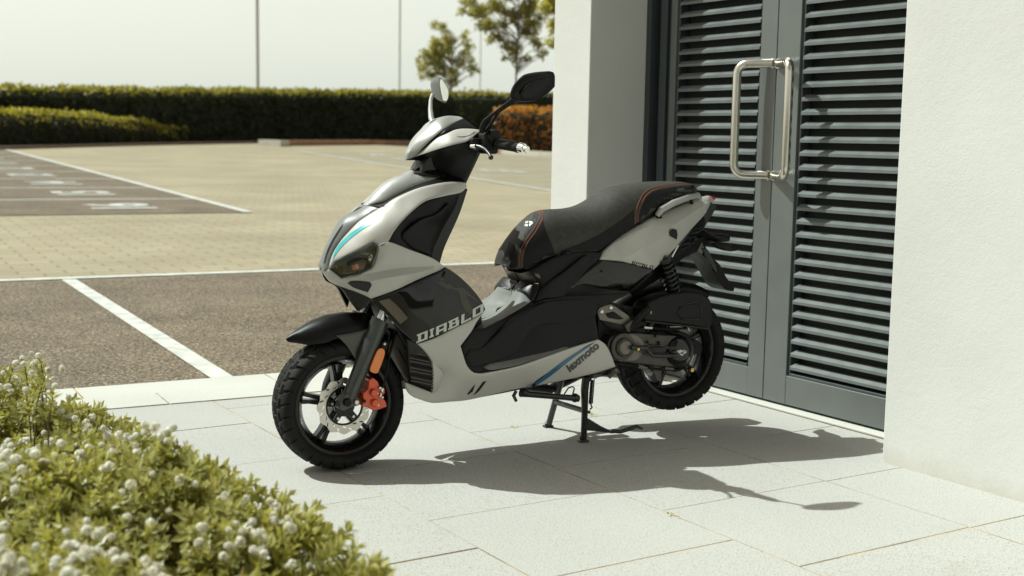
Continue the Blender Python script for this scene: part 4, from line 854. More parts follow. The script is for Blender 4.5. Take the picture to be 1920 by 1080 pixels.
decalgeo('lettering', V, F, ['leg_shield_panel','belly_panel'] if 'belly_panel' in GEO else ['leg_shield_panel'], M_white, gp, .0022)

# ---- lower body
bp = panel('belly_panel', [(784,645),(814,634.3),(850,616.5),(880,601.5),(906,587.3),(894,603),(884,621),(863.3,648.6),(873.7,682),(880,692),(889.3,699),(905,700.4),(969.7,687.5),(1020,671),(1068,654),(1122.7,637),(1135.6,646.5),(1146,666),(1153.8,687.5),(1112,700.5),(1042,716),(993,725),(957,731.6),(879,749.7),(840,753.6),(811,755.5),(790,750),(772.8,743),(763,730),(760,717.5),(771,721),(810.6,736.5),(812,683),(800,662)], BELLY, M_silver, res=8, sharp=42)
panel('radiator_guard', [(763,636),(776,641),(784,646),(800,661),(812,682),(812,737),(790,730),(771,721),(767,690)], [(763,636,-.150),(784,646,-.160),(812,682,-.150),(812,737,-.130),(771,721,-.105),(767,690,-.115)], M_grille, off=.004, res=8)
for k in range(14):
    y0 = 648+5.8*k*1.06; 
    xl = 766+ (y0-640)*.06; xr = min(812, 786+max(0, (y0-640)*.62))
    if y0 < 724: pxtube('radiator_slat', [(xl, y0-2, -.128), ((xl+xr)/2, y0+2.2, -.140), (xr, y0+6.4, -.152)], .0022, M_bronze if k % 3 else M_black, None, 6)
panel('radiator_trim', [(811,679),(816,682),(831,700),(829,712),(822,730),(814,750),(811,750),(812,730),(813,700)], [(811,679,-.158),(831,700,-.156),(814,750,-.120),(812,720,-.150)], M_silver, off=-.004, res=5, sharp=60)
fp = panel('floor_panel', [(884,621.5),(887,615),(905,616),(944,597),(980,576.5),(1000.8,565.6),(1021.5,557.8),(1060,555.5),(1099,554),(1177,549),(1150,561),(1123,571),(1115,577),(1117,600),(1121,624),(1122,637),(1068,654),(1020,671),(969.7,687.5),(905,700.4),(889.3,699),(880,692),(873.7,682),(863.3,648.6)], FLOOR, M_black, off=.0, res=8, sharp=45)
panel('floor_ridge', [(872,668),(880,655),(905,650),(960,600),(1005,574),(1030,566),(1095,561),(1120,570),(1118,590),(1060,606),(1020,608),(995,618),(975,650),(958,668),(910,684),(885,690)], [(872,668,-.180),(905,650,-.176),(960,600,-.170),(1005,574,-.165),(1095,561,-.166),(1118,590,-.176),(1060,606,-.174),(1020,608,-.172),(975,650,-.174),(910,684,-.184),(885,690,-.185)], M_black, off=-.002, th=.012, res=8, sharp=35)
panel('footboard_mat', [(906,689),(920,681),(960,672),(1010,660),(1050,649),(1068,652),(1060,656),(1010,672),(969,685),(920,694)], [(906,689,-.186),(920,681,-.176),(1010,660,-.174),(1050,649,-.174),(1068,652,-.186),(1010,672,-.19),(969,685,-.189),(920,694,-.19)], M_mat, off=-.006, th=.01, res=6, sharp=50)
panel('tunnel_cover', [(886.7,614.5),(900,603),(913,596.5),(930,586),(944,576),(953,563),(962,548),(972,533),(990,538),(1000,562),(980,576),(944,597),(925,607),(905,616)], [(886.7,614.5,-.03),(913,596.5,-.012),(944,576,-.012),(962,548,-.012),(972,533,-.012),(990,538,-.10),(1000,562,-.132),(980,576,-.134),(944,597,-.138),(905,616,-.146),(950,585,-.11),(915,606,-.11)], mat('grey tunnel plastic', (.20,.205,.195), .55, spec=.3, rnoise=.05), off=-.004, res=6, rnd=True, sharp=50)
panel('tunnel_collar', [(964.5,545),(972,532),(978,527),(995,530),(1013,533.5),(1006,552),(1000,565.5),(995.6,562.5),(984,550)], [(964.5,545,-.02),(978,527,-.02),(1013,533,-.128),(1000,565,-.136),(995,562,-.132),(984,540,-.09)], M_black, off=-.010, res=6, rnd=True)
panel('seat_neck', [(968,511),(980,513),(992,509.5),(1010,514),(1018,530),(1000,531),(979,527),(974,519)], [(968,511,-.02),(979,527,-.02),(992,509,-.10),(1018,530,-.122),(1000,520,-.11)], M_bronze, off=.003, res=6, rnd=True)
panel('side_panel', [(993,508.5),(1018,494),(1045,480.5),(1080,474),(1104,473),(1130,474.5),(1125,487),(1110,500),(1092,518),(1068,541),(1055,556),(1021.5,558),(1001,565.5),(1006,550),(1014,533)], FLOOR, M_black, off=-.002, res=8, sharp=45)
panel('side_crease', [(1003,566),(1016,540),(1060,508),(1100,477),(1118,478),(1090,505),(1062,540),(1048,556),(1022,559)], [(1003,566,-.144),(1016,540,-.140),(1060,508,-.140),(1100,477,-.136),(1118,478,-.134),(1062,540,-.144),(1022,559,-.150)], M_black, off=-.006, res=8, th=.01, sharp=45)
# tail
TC = [(1125,486.5,-.140),(1132.5,472.5,-.136),(1150,456,-.132),(1170,440,-.126),(1190,427.5,-.120),(1228,406,-.108),(1262,391,-.098),(1300,377,-.082),(1330,367.2,-.058),(1342,372.3,-.050),(1334,382,-.064),(1317,407,-.082),(1295,431,-.100),(1270,460,-.118),(1247,485,-.128),(1225,505.5,-.136),(1170,491,-.160),(1160.5,489.5,-.162),
 (1205,466,-.170),(1252,442,-.166),(1258,426,-.160),(1290,404,-.134),(1328,380,-.084),(1138,480,-.146),(1172,446,-.142),(1195,433,-.136),(1222,419,-.126)]
tp = panel('tail_panel', [(1125,486.5),(1132.5,472.5),(1150,456),(1170,440),(1190,427.5),(1228,406),(1262,391),(1300,377),(1312,372),(1330,367.2),(1342,372.3),(1334,382),(1324,398),(1317,407),(1295,431),(1270,460),(1247,485),(1225,505.5),(1200,500),(1170,491),(1160,490)], TC, M_silver, res=5, sharp=42, angle=13, lines=[[(1160.5,489.5),(1205,466),(1252,442),(1258,426),(1290,404),(1328,380)]])
decal('tail_vent', [(1256,428),(1268,430),(1270,440),(1268,449.5),(1255,442),(1253,436)], ['tail_panel'], M_grille, tp, .0015)
panel('tail_lower', [(1125,487.5),(1160,491),(1170,492),(1200,501),(1224.5,506),(1210,519),(1195,533),(1188,540),(1180,546.5),(1130,541),(1095,533),(1068,541.5),(1090,519),(1108,502)], [(1125,487,-.140),(1160,491,-.152),(1224,506,-.145),(1195,533,-.130),(1180,546,-.120),(1130,541,-.134),(1095,533,-.138),(1068,541,-.136),(1140,515,-.152)], M_gloss, off=.002, res=7, sharp=45)
panel('tail_under', [(1335,384),(1337,392),(1325,418),(1308,448),(1290,466),(1262,484),(1248,492),(1240,490),(1248,485.5),(1271,460.5),(1296,431.5),(1318,407.5),(1328,393)], [(1335,384,-.05),(1308,448,-.09),(1262,484,-.12),(1248,485,-.13),(1296,431,-.105),(1318,407,-.08)], M_gloss, off=.006, res=6)
panel('under_tray', [(1180,547),(1196,533.5),(1225,507),(1248,492),(1264,483),(1292,466),(1310,448),(1326,440),(1330,455),(1310,470),(1285,482),(1262,500),(1240,520),(1210,540),(1190,556)], [(1180,547,-.09),(1225,507,-.10),(1310,448,-.06),(1330,455,-.05),(1262,500,-.08),(1210,540,-.08)], M_black, off=.0, res=8)
panel('tail_light', [(1331,367),(1342,369.5),(1341,374.5),(1332,372)], [(1331,367,-.05),(1342,370,-.046),(1336,374,-.052)], M_redlens, off=-.006, res=4, th=.03, mirror=False)
gr = [S(*p) for p in ((1232,404,-.118),(1240,393,-.128),(1262,381,-.124),(1290,370,-.112),(1308,366,-.098),(1313,372,-.085))]
MB().tube(gr, [.010,.013,.013,.012,.011,.008], 14).build('grab_rail', M_matsil, sc, angle=50); MB().tube([g_*np.array([1,-1,1]) for g_ in gr], [.010,.013,.013,.012,.011,.008], 14).build('grab_rail', M_matsil, sc, angle=50)
MB().tube([S(1233,404,-.118), S(1239,410,-.11)], .009, 10).build('rail_mount', M_black, sc); MB().tube([S(1295,374,-.10), S(1297,381,-.09)], .007, 10).build('rail_mount', M_black, sc)

# ---- seat: lofted cross sections
def seat():
    top = [(941,500),(939.5,488),(941,474),(948,459),(962,440),(978,421),(995,405),(1005,398),(1015,394),(1030,392.5),(1045,392),(1065,390.5),(1080,387.5),(1095,382),(1110,374),(1122,365.5),(1135,357),(1150,350.5),(1170,346),(1205,341.8),(1230,340.2),(1252,339.8),(1272,340.4),(1281,343)]
    bot = [(942,502),(970,507.5),(995,507),(1018,494),(1040,483.5),(1060,476),(1080,471.5),(1104,471),(1127,470),(1160,445),(1190,426.5),(1230,397.5),(1262,381),(1303,363)]
    hw = lambda u: float(np.interp(u, U0, W0))
    T = [S(x, y, 0) for x, y in top]; B = [S(x, y, -.115) for x, y in bot]; Bu = np.array([b[0] for b in B]); Bz = np.array([b[2] for b in B]); o_ = np.argsort(Bu); Bu, Bz = Bu[o_], Bz[o_]
    Tu = np.array([t[0] for t in T]); u0, u1 = Tu.min(), Tu.max(); U0 = [u0, u0+.02, u0+.06, u0+.12, u0+.22, u0+.34, u0+.5, u1-.02, u1]; W0 = [.055, .072, .088, .104, .122, .132, .130, .112, .095]
    tu = [t for t in T[1:]]; Tz = lambda u: float(np.interp(u, [t[0] for t in tu], [t[2] for t in tu]))
    us = np.concatenate([[u0+.001, u0+.006, u0+.015, u0+.028], np.linspace(u0+.045, u1-.03, 46), [u1-.016, u1-.006, u1-.001]]); rings = []; n = 28
    for u in us:
        h = hw(u); zt = Tz(u); zb = float(np.interp(u+.02, Bu, Bz)); zb = min(zb, zt-.03); ring = []
        ez = 1.0 if u < u1-.03 else math.sqrt(max(.05, 1-((u-(u1-.03))/.03)**2)); zm = zt-(zt-zb)*.5
        for k in range(n):
            t = -math.pi/2+ (k/(n-1))*math.pi*1.0; y = math.sin(t); 
            e_ = 2.6; yy = h*math.copysign(abs(y)**(2/e_*1.0), y); z = (max(0, math.cos(t)))**(2/2.3)
            under = .92+.08*min(1, z*3); ring.append((u, yy*under, zb+(zt-zb)*z))
        ring += [(u, h*.7, zb+.01), (u, -h*.7, zb+.01)]
        rings.append(ring)
    o = MB().loft(rings).build('seat', M_seat, sc, angle=50); return o
so = reg(seat(), 'seat')
def stitch(pts, r=.0010):
    P = []
    for i in range(len(pts)-1):
        k = max(2, int(np.hypot(pts[i+1][0]-pts[i][0], pts[i+1][1]-pts[i][1])/4))
        for j in range(k): P.append((pts[i][0]+(pts[i+1][0]-pts[i][0])*j/k, pts[i][1]+(pts[i+1][1]-pts[i][1])*j/k))
    Q = [hit(x, y, ['seat'], .0012) for x, y in P+[pts[-1]]]; Q = [q for q in Q if q is not None]
    if len(Q) > 2: MB().tube(Q, r, 6).build('stitching', M_thread, so)
stitch([(1299,343.2),(1270,344.5),(1240,349),(1217,355),(1205,365),(1196,382),(1192,397),(1190.5,424)]); stitch([(1299,345),(1270,347.5),(1242,352),(1222,358.5),(1210,368),(1201,384),(1196.5,399),(1195,421)])
stitch([(1008,396.5),(1014,398.5),(1012,411),(1000,432),(986,450),(977,467),(973,490),(974,505)]); stitch([(1013,395.5),(1019,398.5),(1017,413),(1005,434),(991,452),(982,468),(978,490),(979.5,505)])
decal('side_cover', [(1198,424),(1199,400),(1205,384),(1214,369),(1226,360),(1246,354),(1275,349),(1300,347),(1302.5,352),(1301,362),(1262,380),(1230,396)], ['seat'], M_seat2, so, .0010)
decal('side_cover', [(1043,482),(1053,469),(1085,457),(1120,441),(1160,415),(1189,393),(1189,425),(1160,443),(1127,468),(1104,469.5),(1080,470),(1060,474.5)], ['seat'], M_seat2, so, .0010)
decal('front_cover', [(1003,400),(1010,402),(1006,414),(985,444),(972,466),(970,492),(972,505),(945,500),(942,487),(955,454),(985,470),(983,440)], ['seat'], M_seat2, so, .0010)
decal('side_cover', [(1016,402),(1018,416),(1006,436),(992,454),(985,470),(981,492),(983,505),(994,505),(1018,493),(1042,482),(1036,462),(1022,428)], ['seat'], M_seat2, so, .0010)
for q in ([(985,416),(991,414.5),(991,419),(985.5,420)], [(992.5,415),(998,416),(999.5,420),(993,420)], [(984,421),(990,421),(990,425),(984.5,425)], [(992,421),(998,420.5),(993,424.5)]): decal('emblem', q, ['seat'], M_white, so, .0022, step=3)

# ---- decals on the body
decal('stripe', [(704.6,406),(703,409),(695.5,421),(680,430.5),(664,442),(648,456),(637,467.5),(628,480),(623.5,488),(628,472),(637,458),(656,438.5),(673,427),(687,415.5)], ['side_fairing'], M_teal, sc, .0012)
decal('fuel_mark', [(842,655),(843,656),(843,657),(842,656)], ['belly_panel'], M_silver, bp) if False else None
decal('stripe', [(992,727.5),(1008,720.5),(1034,700.5),(1060,680),(1100,650),(1118,640),(1100,648),(1060,675.5),(1034,694),(1006,713)], ['belly_panel'], M_ink, bp, .0012)
decal('stripe', [(987,726),(996,722),(1020,704),(1060,674),(1100,649),(1114,642),(1104,650),(1068,676),(1030,706),(1000,725)], ['belly_panel'], M_blue, bp, .0020)
for q in ([(889,722),(891,720.5),(886,734),(878,740),(876,738)], [(905,716),(912,714),(897,734),(887,741)]): decal('vent_graphic', q, ['belly_panel'], M_ink, bp, .0014)
V, F = textgeo('lexmoto', .035); xs = [p[0] for p in V]; W_ = max(xs); A = np.array((1067.5,698.0)); B = np.array((1124,650.5)); d = (B-A)/W_; up = np.array((-8.5,-13.0))*1.28
decalgeo('lettering', [A+d*x+up*y for x, y in V], F, ['belly_panel'], M_ink, bp, .0024)
V, F = blockword('DIABLO', (1183,495.5), (1223,505), (2.5,-6.3)); decalgeo('lettering', V, F, ['tail_panel'], M_ink, tp, .0014)

# ---- headset
HEADC = [(760,299,-.004),(761.4,287,-.004),(776.7,262.6,-.004),(801,238,-.004),(827.6,219.8,-.004),(842,217.2,-.004),(862,218.8,-.005),(868.3,221.9,-.03),(832,242.2,-.085),(777,293,-.028),(800,262,-.055),(845,228,-.045),(815,245,-.06)]
panel('cowl', [(760.3,299.5),(761.4,287),(776.7,262.6),(801,238),(827.6,219.8),(842,217),(862,218.6),(868.6,222),(850,231),(831.7,242.5),(802,268),(777,293.5),(770,297)], HEADC, M_matsil, res=5, rnd=True, step=4)
panel('cowl_stripe', [(777,294),(802,268.5),(832,243),(850,231.5),(868.5,222.3),(880,230),(893,240.5),(870,241.5),(854,244),(838,251),(821,259.5),(798,277)], [(777,294,-.030),(832,243,-.086),(868,222,-.04),(893,240,-.10),(854,244,-.098),(821,259,-.082),(798,277,-.055)], M_black, off=.003, res=6)
hw_ = panel('headset_cover', [(778,293.5),(798,277.5),(821.5,259),(838,250.5),(854,243.8),(870,241.2),(890,242),(903,244.5),(893,251),(884,259),(874.5,265.5),(850,271.5),(820,280),(796,288)], [(778,293,-.030),(821,259,-.086),(854,244,-.104),(903,244,-.135),(884,259,-.158),(874,265,-.155),(820,280,-.105),(796,288,-.06),(850,258,-.128)], M_silver, res=6, sharp=45)
decal('reservoir_cover', [(856,256),(860,246),(891,246),(880,254),(866,256.5)], ['headset_cover'], M_silver, hw_, .0018)
panel('headset_lower', [(760.5,300.5),(778,294),(796,288.5),(820,280.5),(850,272),(874,266),(884,260),(893,252),(903,247),(906,262),(897,283),(895,288),(872.6,341),(838,329),(822,322),(808,313),(799,303),(797,301)], [(760,300,-.008),(778,294,-.03),(820,280,-.095),(874,266,-.14),(903,247,-.15),(897,283,-.12),(895,288,-.11),(872,341,-.095),(838,329,-.070),(799,303,-.03),(797,301,-.02),(850,290,-.11),(850,310,-.088)], M_black, off=.004, res=7, sharp=50)
panel('steering_cap', [(775.5,319),(784,313),(793,309.3),(800,310),(808,313),(822,321.5),(838,329.5),(822,332.5),(796,329.5),(777,326),(775,323)], [(775,319,-.014),(793,309,-.01),(808,313,-.028),(838,329,-.07),(822,332,-.078),(777,326,-.03),(796,329,-.06)], M_gloss, off=-.004, res=5, rnd=True)
# ---- bars, grips, mirrors
def bar(sgn):
    q = lambda x, y, v: S(x, y, v)*np.array([1, sgn, 1])
    MB().tube([q(893,262,-.10), q(906,264,-.155), q(931,262.5,-.215)], .0125, 12).build('handlebar', M_black, sc)
    g = MB().tube([q(928,268,-.212), q(931.5,268.5,-.216), q(934,269,-.222), q(968,275.5,-.312), q(971,276,-.32), q(973,276.4,-.323)], [.0150,.0200,.0178,.0172,.0190,.0185], 24)
    g.build('grip', M_rubber, sc)
    MB().tube([q(973,276.4,-.323), q(975,276.8,-.328), q(980,278,-.341), q(983.5,278.8,-.350), q(984,278.9,-.351), q(989,280,-.364)], [.0165,.0175,.0165,.0150,.0110,.0100], 20).build('bar_end', M_chrome, sc, angle=30)
    c = q(915,266,-.185); 
    MB().bbox(c[0]-.026, c[0]+.028, c[1]-.028, c[1]+.028, c[2]-.040, c[2]+.032, .010).build('switch_housing', M_black, sc)
    c2 = q(925,257,-.205); MB().lathe([(0,-.016),(.022,-.016),(.026,-.010),(.026,.014),(0,.014)], c2, (0,1,0), 20).build('bar_clamp', M_black, sc)
    c3 = q(893,270,-.165); MB().bbox(c3[0]-.022, c3[0]+.014, c3[1]-.016, c3[1]+.022, c3[2]-.020, c3[2]+.020, .006).build('lever_perch', M_black, sc)
    L = [q(884,275,-.165), q(892,274,-.180), q(902,276,-.200), q(911,281,-.235), q(917,288,-.262), q(920,293,-.275)]
    MB().tube(L, [.008,.009,.0075,.0062,.0052,.005], 12).ball(q(920.5,295,-.277), .0085).build('brake_lever', M_fork, sc)
    MB().tube([q(884,275,-.168), q(893,274.2,-.186)], .0088, 12).build('adjuster', M_chrome, sc)
for s_ in (1, -1): bar(s_)
def mirror_left():
    o = smooth_outline([(957,178),(960,167),(966,157),(975,147),(984.5,139.5),(1004,135),(1030,133),(1036,135),(1038.5,141),(1038.3,162),(1026,174),(1005,187),(985,191),(966,189.5),(958,184)], 4, 40)
    c = np.array((1000, 162.)); rings = []
    for k, (sc_, v) in enumerate(((1.0, -.400), (1.005, -.396), (1.0, -.388))): pass
    prof = [(.0, -.046), (.30, -.045), (.55, -.041), (.75, -.033), (.90, -.020), (.97, -.008), (1.0, .004), (.985, .012), (.95, .013)]
    P0 = np.array([S(x, y, -.36) for x, y in o]); cc = P0.mean(0); mb = MB()
    ux = np.array([.5, -.86, .0]); ux /= np.linalg.norm(ux)            # the shell bulges forward and to the near side, the glass looks back
    bulge = np.array([-.80, -.60, .05]); bulge /= np.linalg.norm(bulge)
    rings = []
    for s_, h_ in prof:
        s2 = max(s_, .001); rings.append([cc+(p-cc)*s2 - bulge*h_*.95 for p in P0])
    mb.loft(rings); mo = mb.build('mirror', M_black, sc, angle=45)
    g = MB(); n = len(P0); g.add([cc+(p-cc)*.95+bulge*(-.0135) for p in P0], [tuple(range(n))]); g.build('mirror_glass', M_mirror, mo)
    return mo, P0
mo, MP = mirror_left()
panel('mirror_facet', [(976,176),(984,165),(1000,153),(1030,146),(1024,158),(1010,173),(995,182),(982,184)], [(976,176,-.395),(1000,153,-.402),(1030,146,-.394),(1010,173,-.396),(982,184,-.39)], M_black, mirror=False, th=.02, res=6)
MB().ball(S(970.5,182,-.368), .0135, (1, .8, 1)).build('mirror_joint', M_black, mo)
pxtube('mirror_stem', [(904,246,-.205),(904.5,236,-.22),(909,226,-.235),(931,209,-.275),(956,190,-.33),(971,179,-.365)], [.011,.008,.0062,.0052,.0054,.007], M_black, None, 12)
pxtube('mirror_stem', [(913,246,-.205),(921,232,-.235),(932,214,-.270),(936,209,-.285),(957,194.5,-.33),(971,183,-.362)], [.009,.0052,.0052,.0046,.0046,.006], M_black, None, 12)
# mirror on the far side
def mirror_right():
    o = smooth_outline([(808,160),(815,151),(824.5,145.8),(829,147),(834,157),(840.8,170),(840.5,184),(838,191),(828,193),(814,182),(807.5,171)], 3, 40); v0 = .36
    P0 = np.array([S(x, y, v0) for x, y in o]); cc = P0.mean(0); d = np.array([.55, -.80, .05]); d /= np.linalg.norm(d)
    front = np.array([S(x, y, v0-.01) for x, y in smooth_outline([(824.5,146),(828.5,147.5),(835,158),(841,170),(840.3,186),(836,192.5),(830,190),(826,172),(823.5,155)], 3, 40)])
    mb = MB(); cb = front.mean(0); far = S(809,164,v0+.07); n = len(front)
    rings = [[cb+(p-cb)*1.0 for p in front], [cb+(p-cb)*1.04+(far-cb)*.12 for p in front], [cb+(p-cb)*.96+(far-cb)*.45 for p in front], [cb+(p-cb)*.70+(far-cb)*.8 for p in front], [cb+(p-cb)*.3+(far-cb)*.97 for p in front]]
    mb.loft(rings); mr = mb.build('mirror', M_strip, sc, angle=50); g = MB(); nn = np.cross(front[n//4]-cb, front[0]-cb); nn /= np.linalg.norm(nn); nn = nn if nn @ (CL-cb) > 0 else -nn
    g.add([cb+(p-cb)*.90+nn*.0015 for p in front], [tuple(range(n))]); g.build('mirror_glass', M_mirror, mr); return mr
mirror_right()
pxtube('mirror_stem', [(811,229,.20),(808.5,221,.22),(807,205,.27),(807.5,188,.32),(811,178,.345)], [.010,.0105,.0085,.007,.008], M_matsil, None, 12)

# ---- dark inner bodies so that nothing shows through
def core(name, outline, hw, parent=None, m=None):
    out = smooth_outline(outline, 8, 40); P = np.array([S(x, y, -hw*.0) for x, y in out]); mb = MB(); mb.prism([p+np.array([0, -hw, 0]) for p in P], (0, 2*hw, 0)); return mb.build(name, m or M_grille, parent or sc, bevel=.004)
core('front_frame', [(650,500),(700,420),(760,365),(840,350),(858,352),(842,400),(815,460),(806,490),(840,520),(880,560),(884,600),(830,640),(800,690),(790,720),(770,690),(720,600),(700,555),(660,530)], .085)
core('steering_neck', [(790,298),(830,262),(880,262),(893,280),(862,345),(800,345),(770,340)], .05)
core('floor_frame', [(800,690),(850,660),(890,648),(940,632),(990,604),(1018,568),(1032,532),(1052,506),(1110,492),(1160,500),(1170,540),(1110,570),(1108,640),(1130,680),(1040,705),(960,722),(850,742),(800,742)], .085)
core('tail_frame', [(1010,505),(1060,480),(1120,470),(1180,432),(1250,395),(1310,375),(1325,385),(1300,425),(1260,470),(1220,505),(1180,540),(1100,530),(1050,540)], .070)

# ---- engine, transmission, air box, shock, rear mudguard
rg = []
for x, y in ((1150,585),(1165,568),(1180,556),(1205,541),(1240,530),(1270,526),(1298,531),(1316,540)):
    p = S(x, y, 0)-RC; rg.append((math.degrees(math.atan2(p[2], -p[0])), math.hypot(p[0], p[2]), .068))
arch('rear_mudguard', RC, rg, M_black, sc, 11, .03)
tr_ = plate('transmission_case', [(1139,650),(1143,636),(1152,628),(1166,624.5),(1190,624),(1225,627),(1262,629),(1283,632),(1296,640),(1302,656),(1299,672),(1288,684),(1270,689),(1235,687),(1200,683),(1165,678.5),(1150,673),(1141,663)], -.150, -.060, M_engine, bevel=.006, sharp=60)
tr_.name = 'transmission_case'
cc_ = S(1166,650,-.150); MB().lathe([(0,-.022),(.030,-.022),(.034,-.019),(.036,-.012),(.050,-.010),(.054,-.004),(.054,.01),(0,.01)], cc_, (0,1,0), 40).build('variator_cover', M_engine, tr_)
MB().lathe([(0,-.027),(.024,-.027),(.027,-.024),(.028,-.018),(0,-.018)], cc_, (0,1,0), 32).build('round_cap', M_bronze, tr_)
plate('variator_flange', [(1163,626),(1190,627),(1204,636),(1209,650),(1205,664),(1192,676),(1170,677.5),(1178,665),(1184,650),(1178,636)], -.158, -.148, M_bronze, tr_, bevel=.003, sharp=60)
cd_ = S(1273,659,-.150); cl_ = MB().lathe([(0,-.024),(.030,-.023),(.046,-.018),(.056,-.006),(.060,.004),(.060,.05),(0,.05)], cd_, (0,1,0), 40).build('clutch_cover', M_gloss, tr_)
MB().lathe([(0,-.002),(.074,-.002),(.078,.002),(.078,.03),(0,.03)], S(1270,659,-.118), (0,1,0), 40).build('clutch_rim', M_black, tr_)
GEO['clutch'] = BVHTree.FromPolygons([v_.co[:] for v_ in cl_.data.vertices], [tuple(p.vertices) for p in cl_.data.polygons])
for q in ([(1268.5,658),(1276,655.5),(1281,659),(1273,662.5)], [(1282,659.5),(1288,658.3),(1285,663),(1279,663.5)], [(1276,662.5),(1281.5,665),(1279,667.5),(1273.5,664)], [(1278,656),(1283.5,656.5),(1286,657.8),(1282,658.8)]): decal('emblem', q, ['clutch'], M_white, cl_, .0015, step=3)
kb = MB().tube([S(1183,652,-.185), S(1194,653,-.186), S(1211,652,-.186), S(1217,660,-.186), S(1223,667,-.186), S(1245,667.5,-.183), S(1268,666.5,-.180)], [.008,.0105,.0095,.0085,.0085,.0085,.007], 12).build('kick_start_lever', M_fork, tr_)
MB().lathe([(0,-.014),(.005,-.014),(.0065,-.010),(.0065,0),(0,0)], S(1193.5,654,-.186), (0,1,0), 12).build('brass_bolt', M_brass, kb)
mb = MB()
for x, y, r in ((1236,643,.006),(1239,648,.008),(1258,655,.005),(1262,645,.005),(1215,642,.005),(1230,630,.006)): mb.lathe([(0,-.01),(r,-.01),(r,.0),(0,0)], S(x, y, -.153), (0,1,0), 10)
mb.tube([S(1217,655,-.165), S(1240,654,-.168), S(1262,651,-.165)], .004, 8); mb.tube([S(1220,647,-.160), S(1256,651,-.163)], .003, 8); mb.build('case_fittings', M_fork, tr_)
MB().tube([S(1134,676,-.13), S(1165,681,-.135), S(1200,688,-.14), S(1235,693,-.14), S(1262,694,-.135), S(1292,690,-.12)], .0038, 8).build('brake_cable', M_black, tr_)
MB().tube([S(1196,686,-.142), S(1212,691,-.142)], .0075, 10).tube([S(1246,690,-.14), S(1262,692,-.14)], .006, 10).build('cable_adjuster', M_bronze, tr_)
MB().lathe([(0,-.012),(.008,-.012),(.010,-.006),(.010,.012),(0,.012)], S(1295,693,-.12), (0,1,0), 8).build('brass_nut', M_brass, tr_)
plate('lower_bracket', [(1227,671),(1243,672),(1241,700),(1239,716),(1232,714),(1226,695)], -.128, -.120, M_engine, tr_, bevel=.002)
plate('crankcase', [(1121,585),(1150,572),(1200,578),(1215,600),(1210,632),(1160,640),(1140,668),(1124,640)], -.10, .09, M_grille, tr_, bevel=.006)
plate('swing_arm', [(1288,640),(1303,636),(1312,641),(1318,650),(1316,662),(1302,666),(1290,672)], -.098, -.060, M_black, tr_, bevel=.004)
pxtube('fuel_pipe', [(1216,596,-.165),(1220,584,-.168),(1215,572,-.16)], .0045, M_brass, tr_, sub=4)
mb = MB(); 
for pts in ([(1125,600,-.125),(1135,612,-.13),(1150,618,-.13),(1170,622,-.125)], [(1130,620,-.12),(1150,630,-.13),(1180,622,-.13),(1206,612,-.13)], [(1165,575,-.12),(1180,590,-.13),(1195,600,-.135),(1210,602,-.13)], [(1206,612,-.14),(1225,615,-.145),(1250,617,-.145),(1290,615,-.14)], [(1240,612,-.13),(1258,622,-.135),(1275,628,-.13)]): mb.tube([S(*p) for p in pts], .0042, 8)
mb.build('hoses_and_cables', M_black, tr_)
MB().tube([S(1207,614,-.15), S(1222,615,-.15)], .006, 10).tube([S(1255,612,-.15), S(1288,611,-.15), S(1292,620,-.148)], .0042, 8).build('pipe_clips', M_metal, tr_)
ab = plate('air_box', [(1207,601.5),(1209.6,578),(1218,566),(1237,557),(1250,553),(1265,550),(1290,547.5),(1311,548),(1323,552.5),(1332,561),(1336.5,575),(1337.5,592),(1336,610),(1329,616),(1300,612),(1265,607.5),(1230,604)], -.172, -.088, M_black, bevel=.010, sharp=70)
reg(ab, 'air_box')
plate('air_box_badge', [(1271,587),(1273,580),(1280,574.5),(1295,570.5),(1309,568.5),(1312.5,575),(1313,597.5),(1300,598),(1277,595.5),(1272,591)], -.1755, -.170, M_black, ab, step=3, bevel=.0025)
mb = MB()
ring = smooth_outline([(1269.5,587),(1272,579),(1280,573),(1295,569),(1310.5,566.5),(1314.5,575),(1315,599.5),(1300,600),(1276,597.5),(1270.5,592)], 3, 60); mb.tube([S(x, y, -.1725) for x, y in ring]+[S(*ring[0], -.1725)], .0022, 6); mb.build('badge_rim', M_gloss, ab)
MB().tube([S(1209,602.5,-.165), S(1262,608.5,-.165), S(1328,617,-.165)], .0038, 8).build('air_box_seam', M_gloss, ab)
# shock with spring
sa, sb = S(1240,470,-.125), S(1268,562,-.125); ax = (sb-sa); Ls = np.linalg.norm(ax); ax /= Ls; e1 = np.cross(ax, [0, 1, 0]); e1 /= np.linalg.norm(e1); e2 = np.cross(ax, e1)
sh = MB().tube([sa, sa+ax*Ls*.35, sa+ax*Ls*.36, sb], [.010, .010, .018, .018], 14).build('shock_absorber', M_fork, sc)
h0, h1 = S(1246,487,-.125), S(1265,552,-.125); L2 = np.linalg.norm(h1-h0); P = [h0+ax*L2*t/ (24*8.0)+ (e1*math.cos(2*math.pi*t/24)+e2*math.sin(2*math.pi*t/24))*.0255 for t in range(24*8+1)]
MB().tube(P, .0058, 8).build('spring', M_gloss, sh, angle=80)
MB().lathe([(0,-.004),(.027,-.004),(.028,0),(.027,.006),(0,.006)], h0, ax, 20).lathe([(0,-.004),(.027,-.004),(.028,0),(.027,.006),(0,.006)], h1, ax, 20).build('spring_seat', M_fork, sh)
for dx in (0, 9): MB().tube([S(1248+dx,486,-.115), S(1256+dx,471,-.12), S(1264+dx*.8,458+dx*.2,-.115)], .0042, 8).build('chrome_strut', M_chrome, sc)
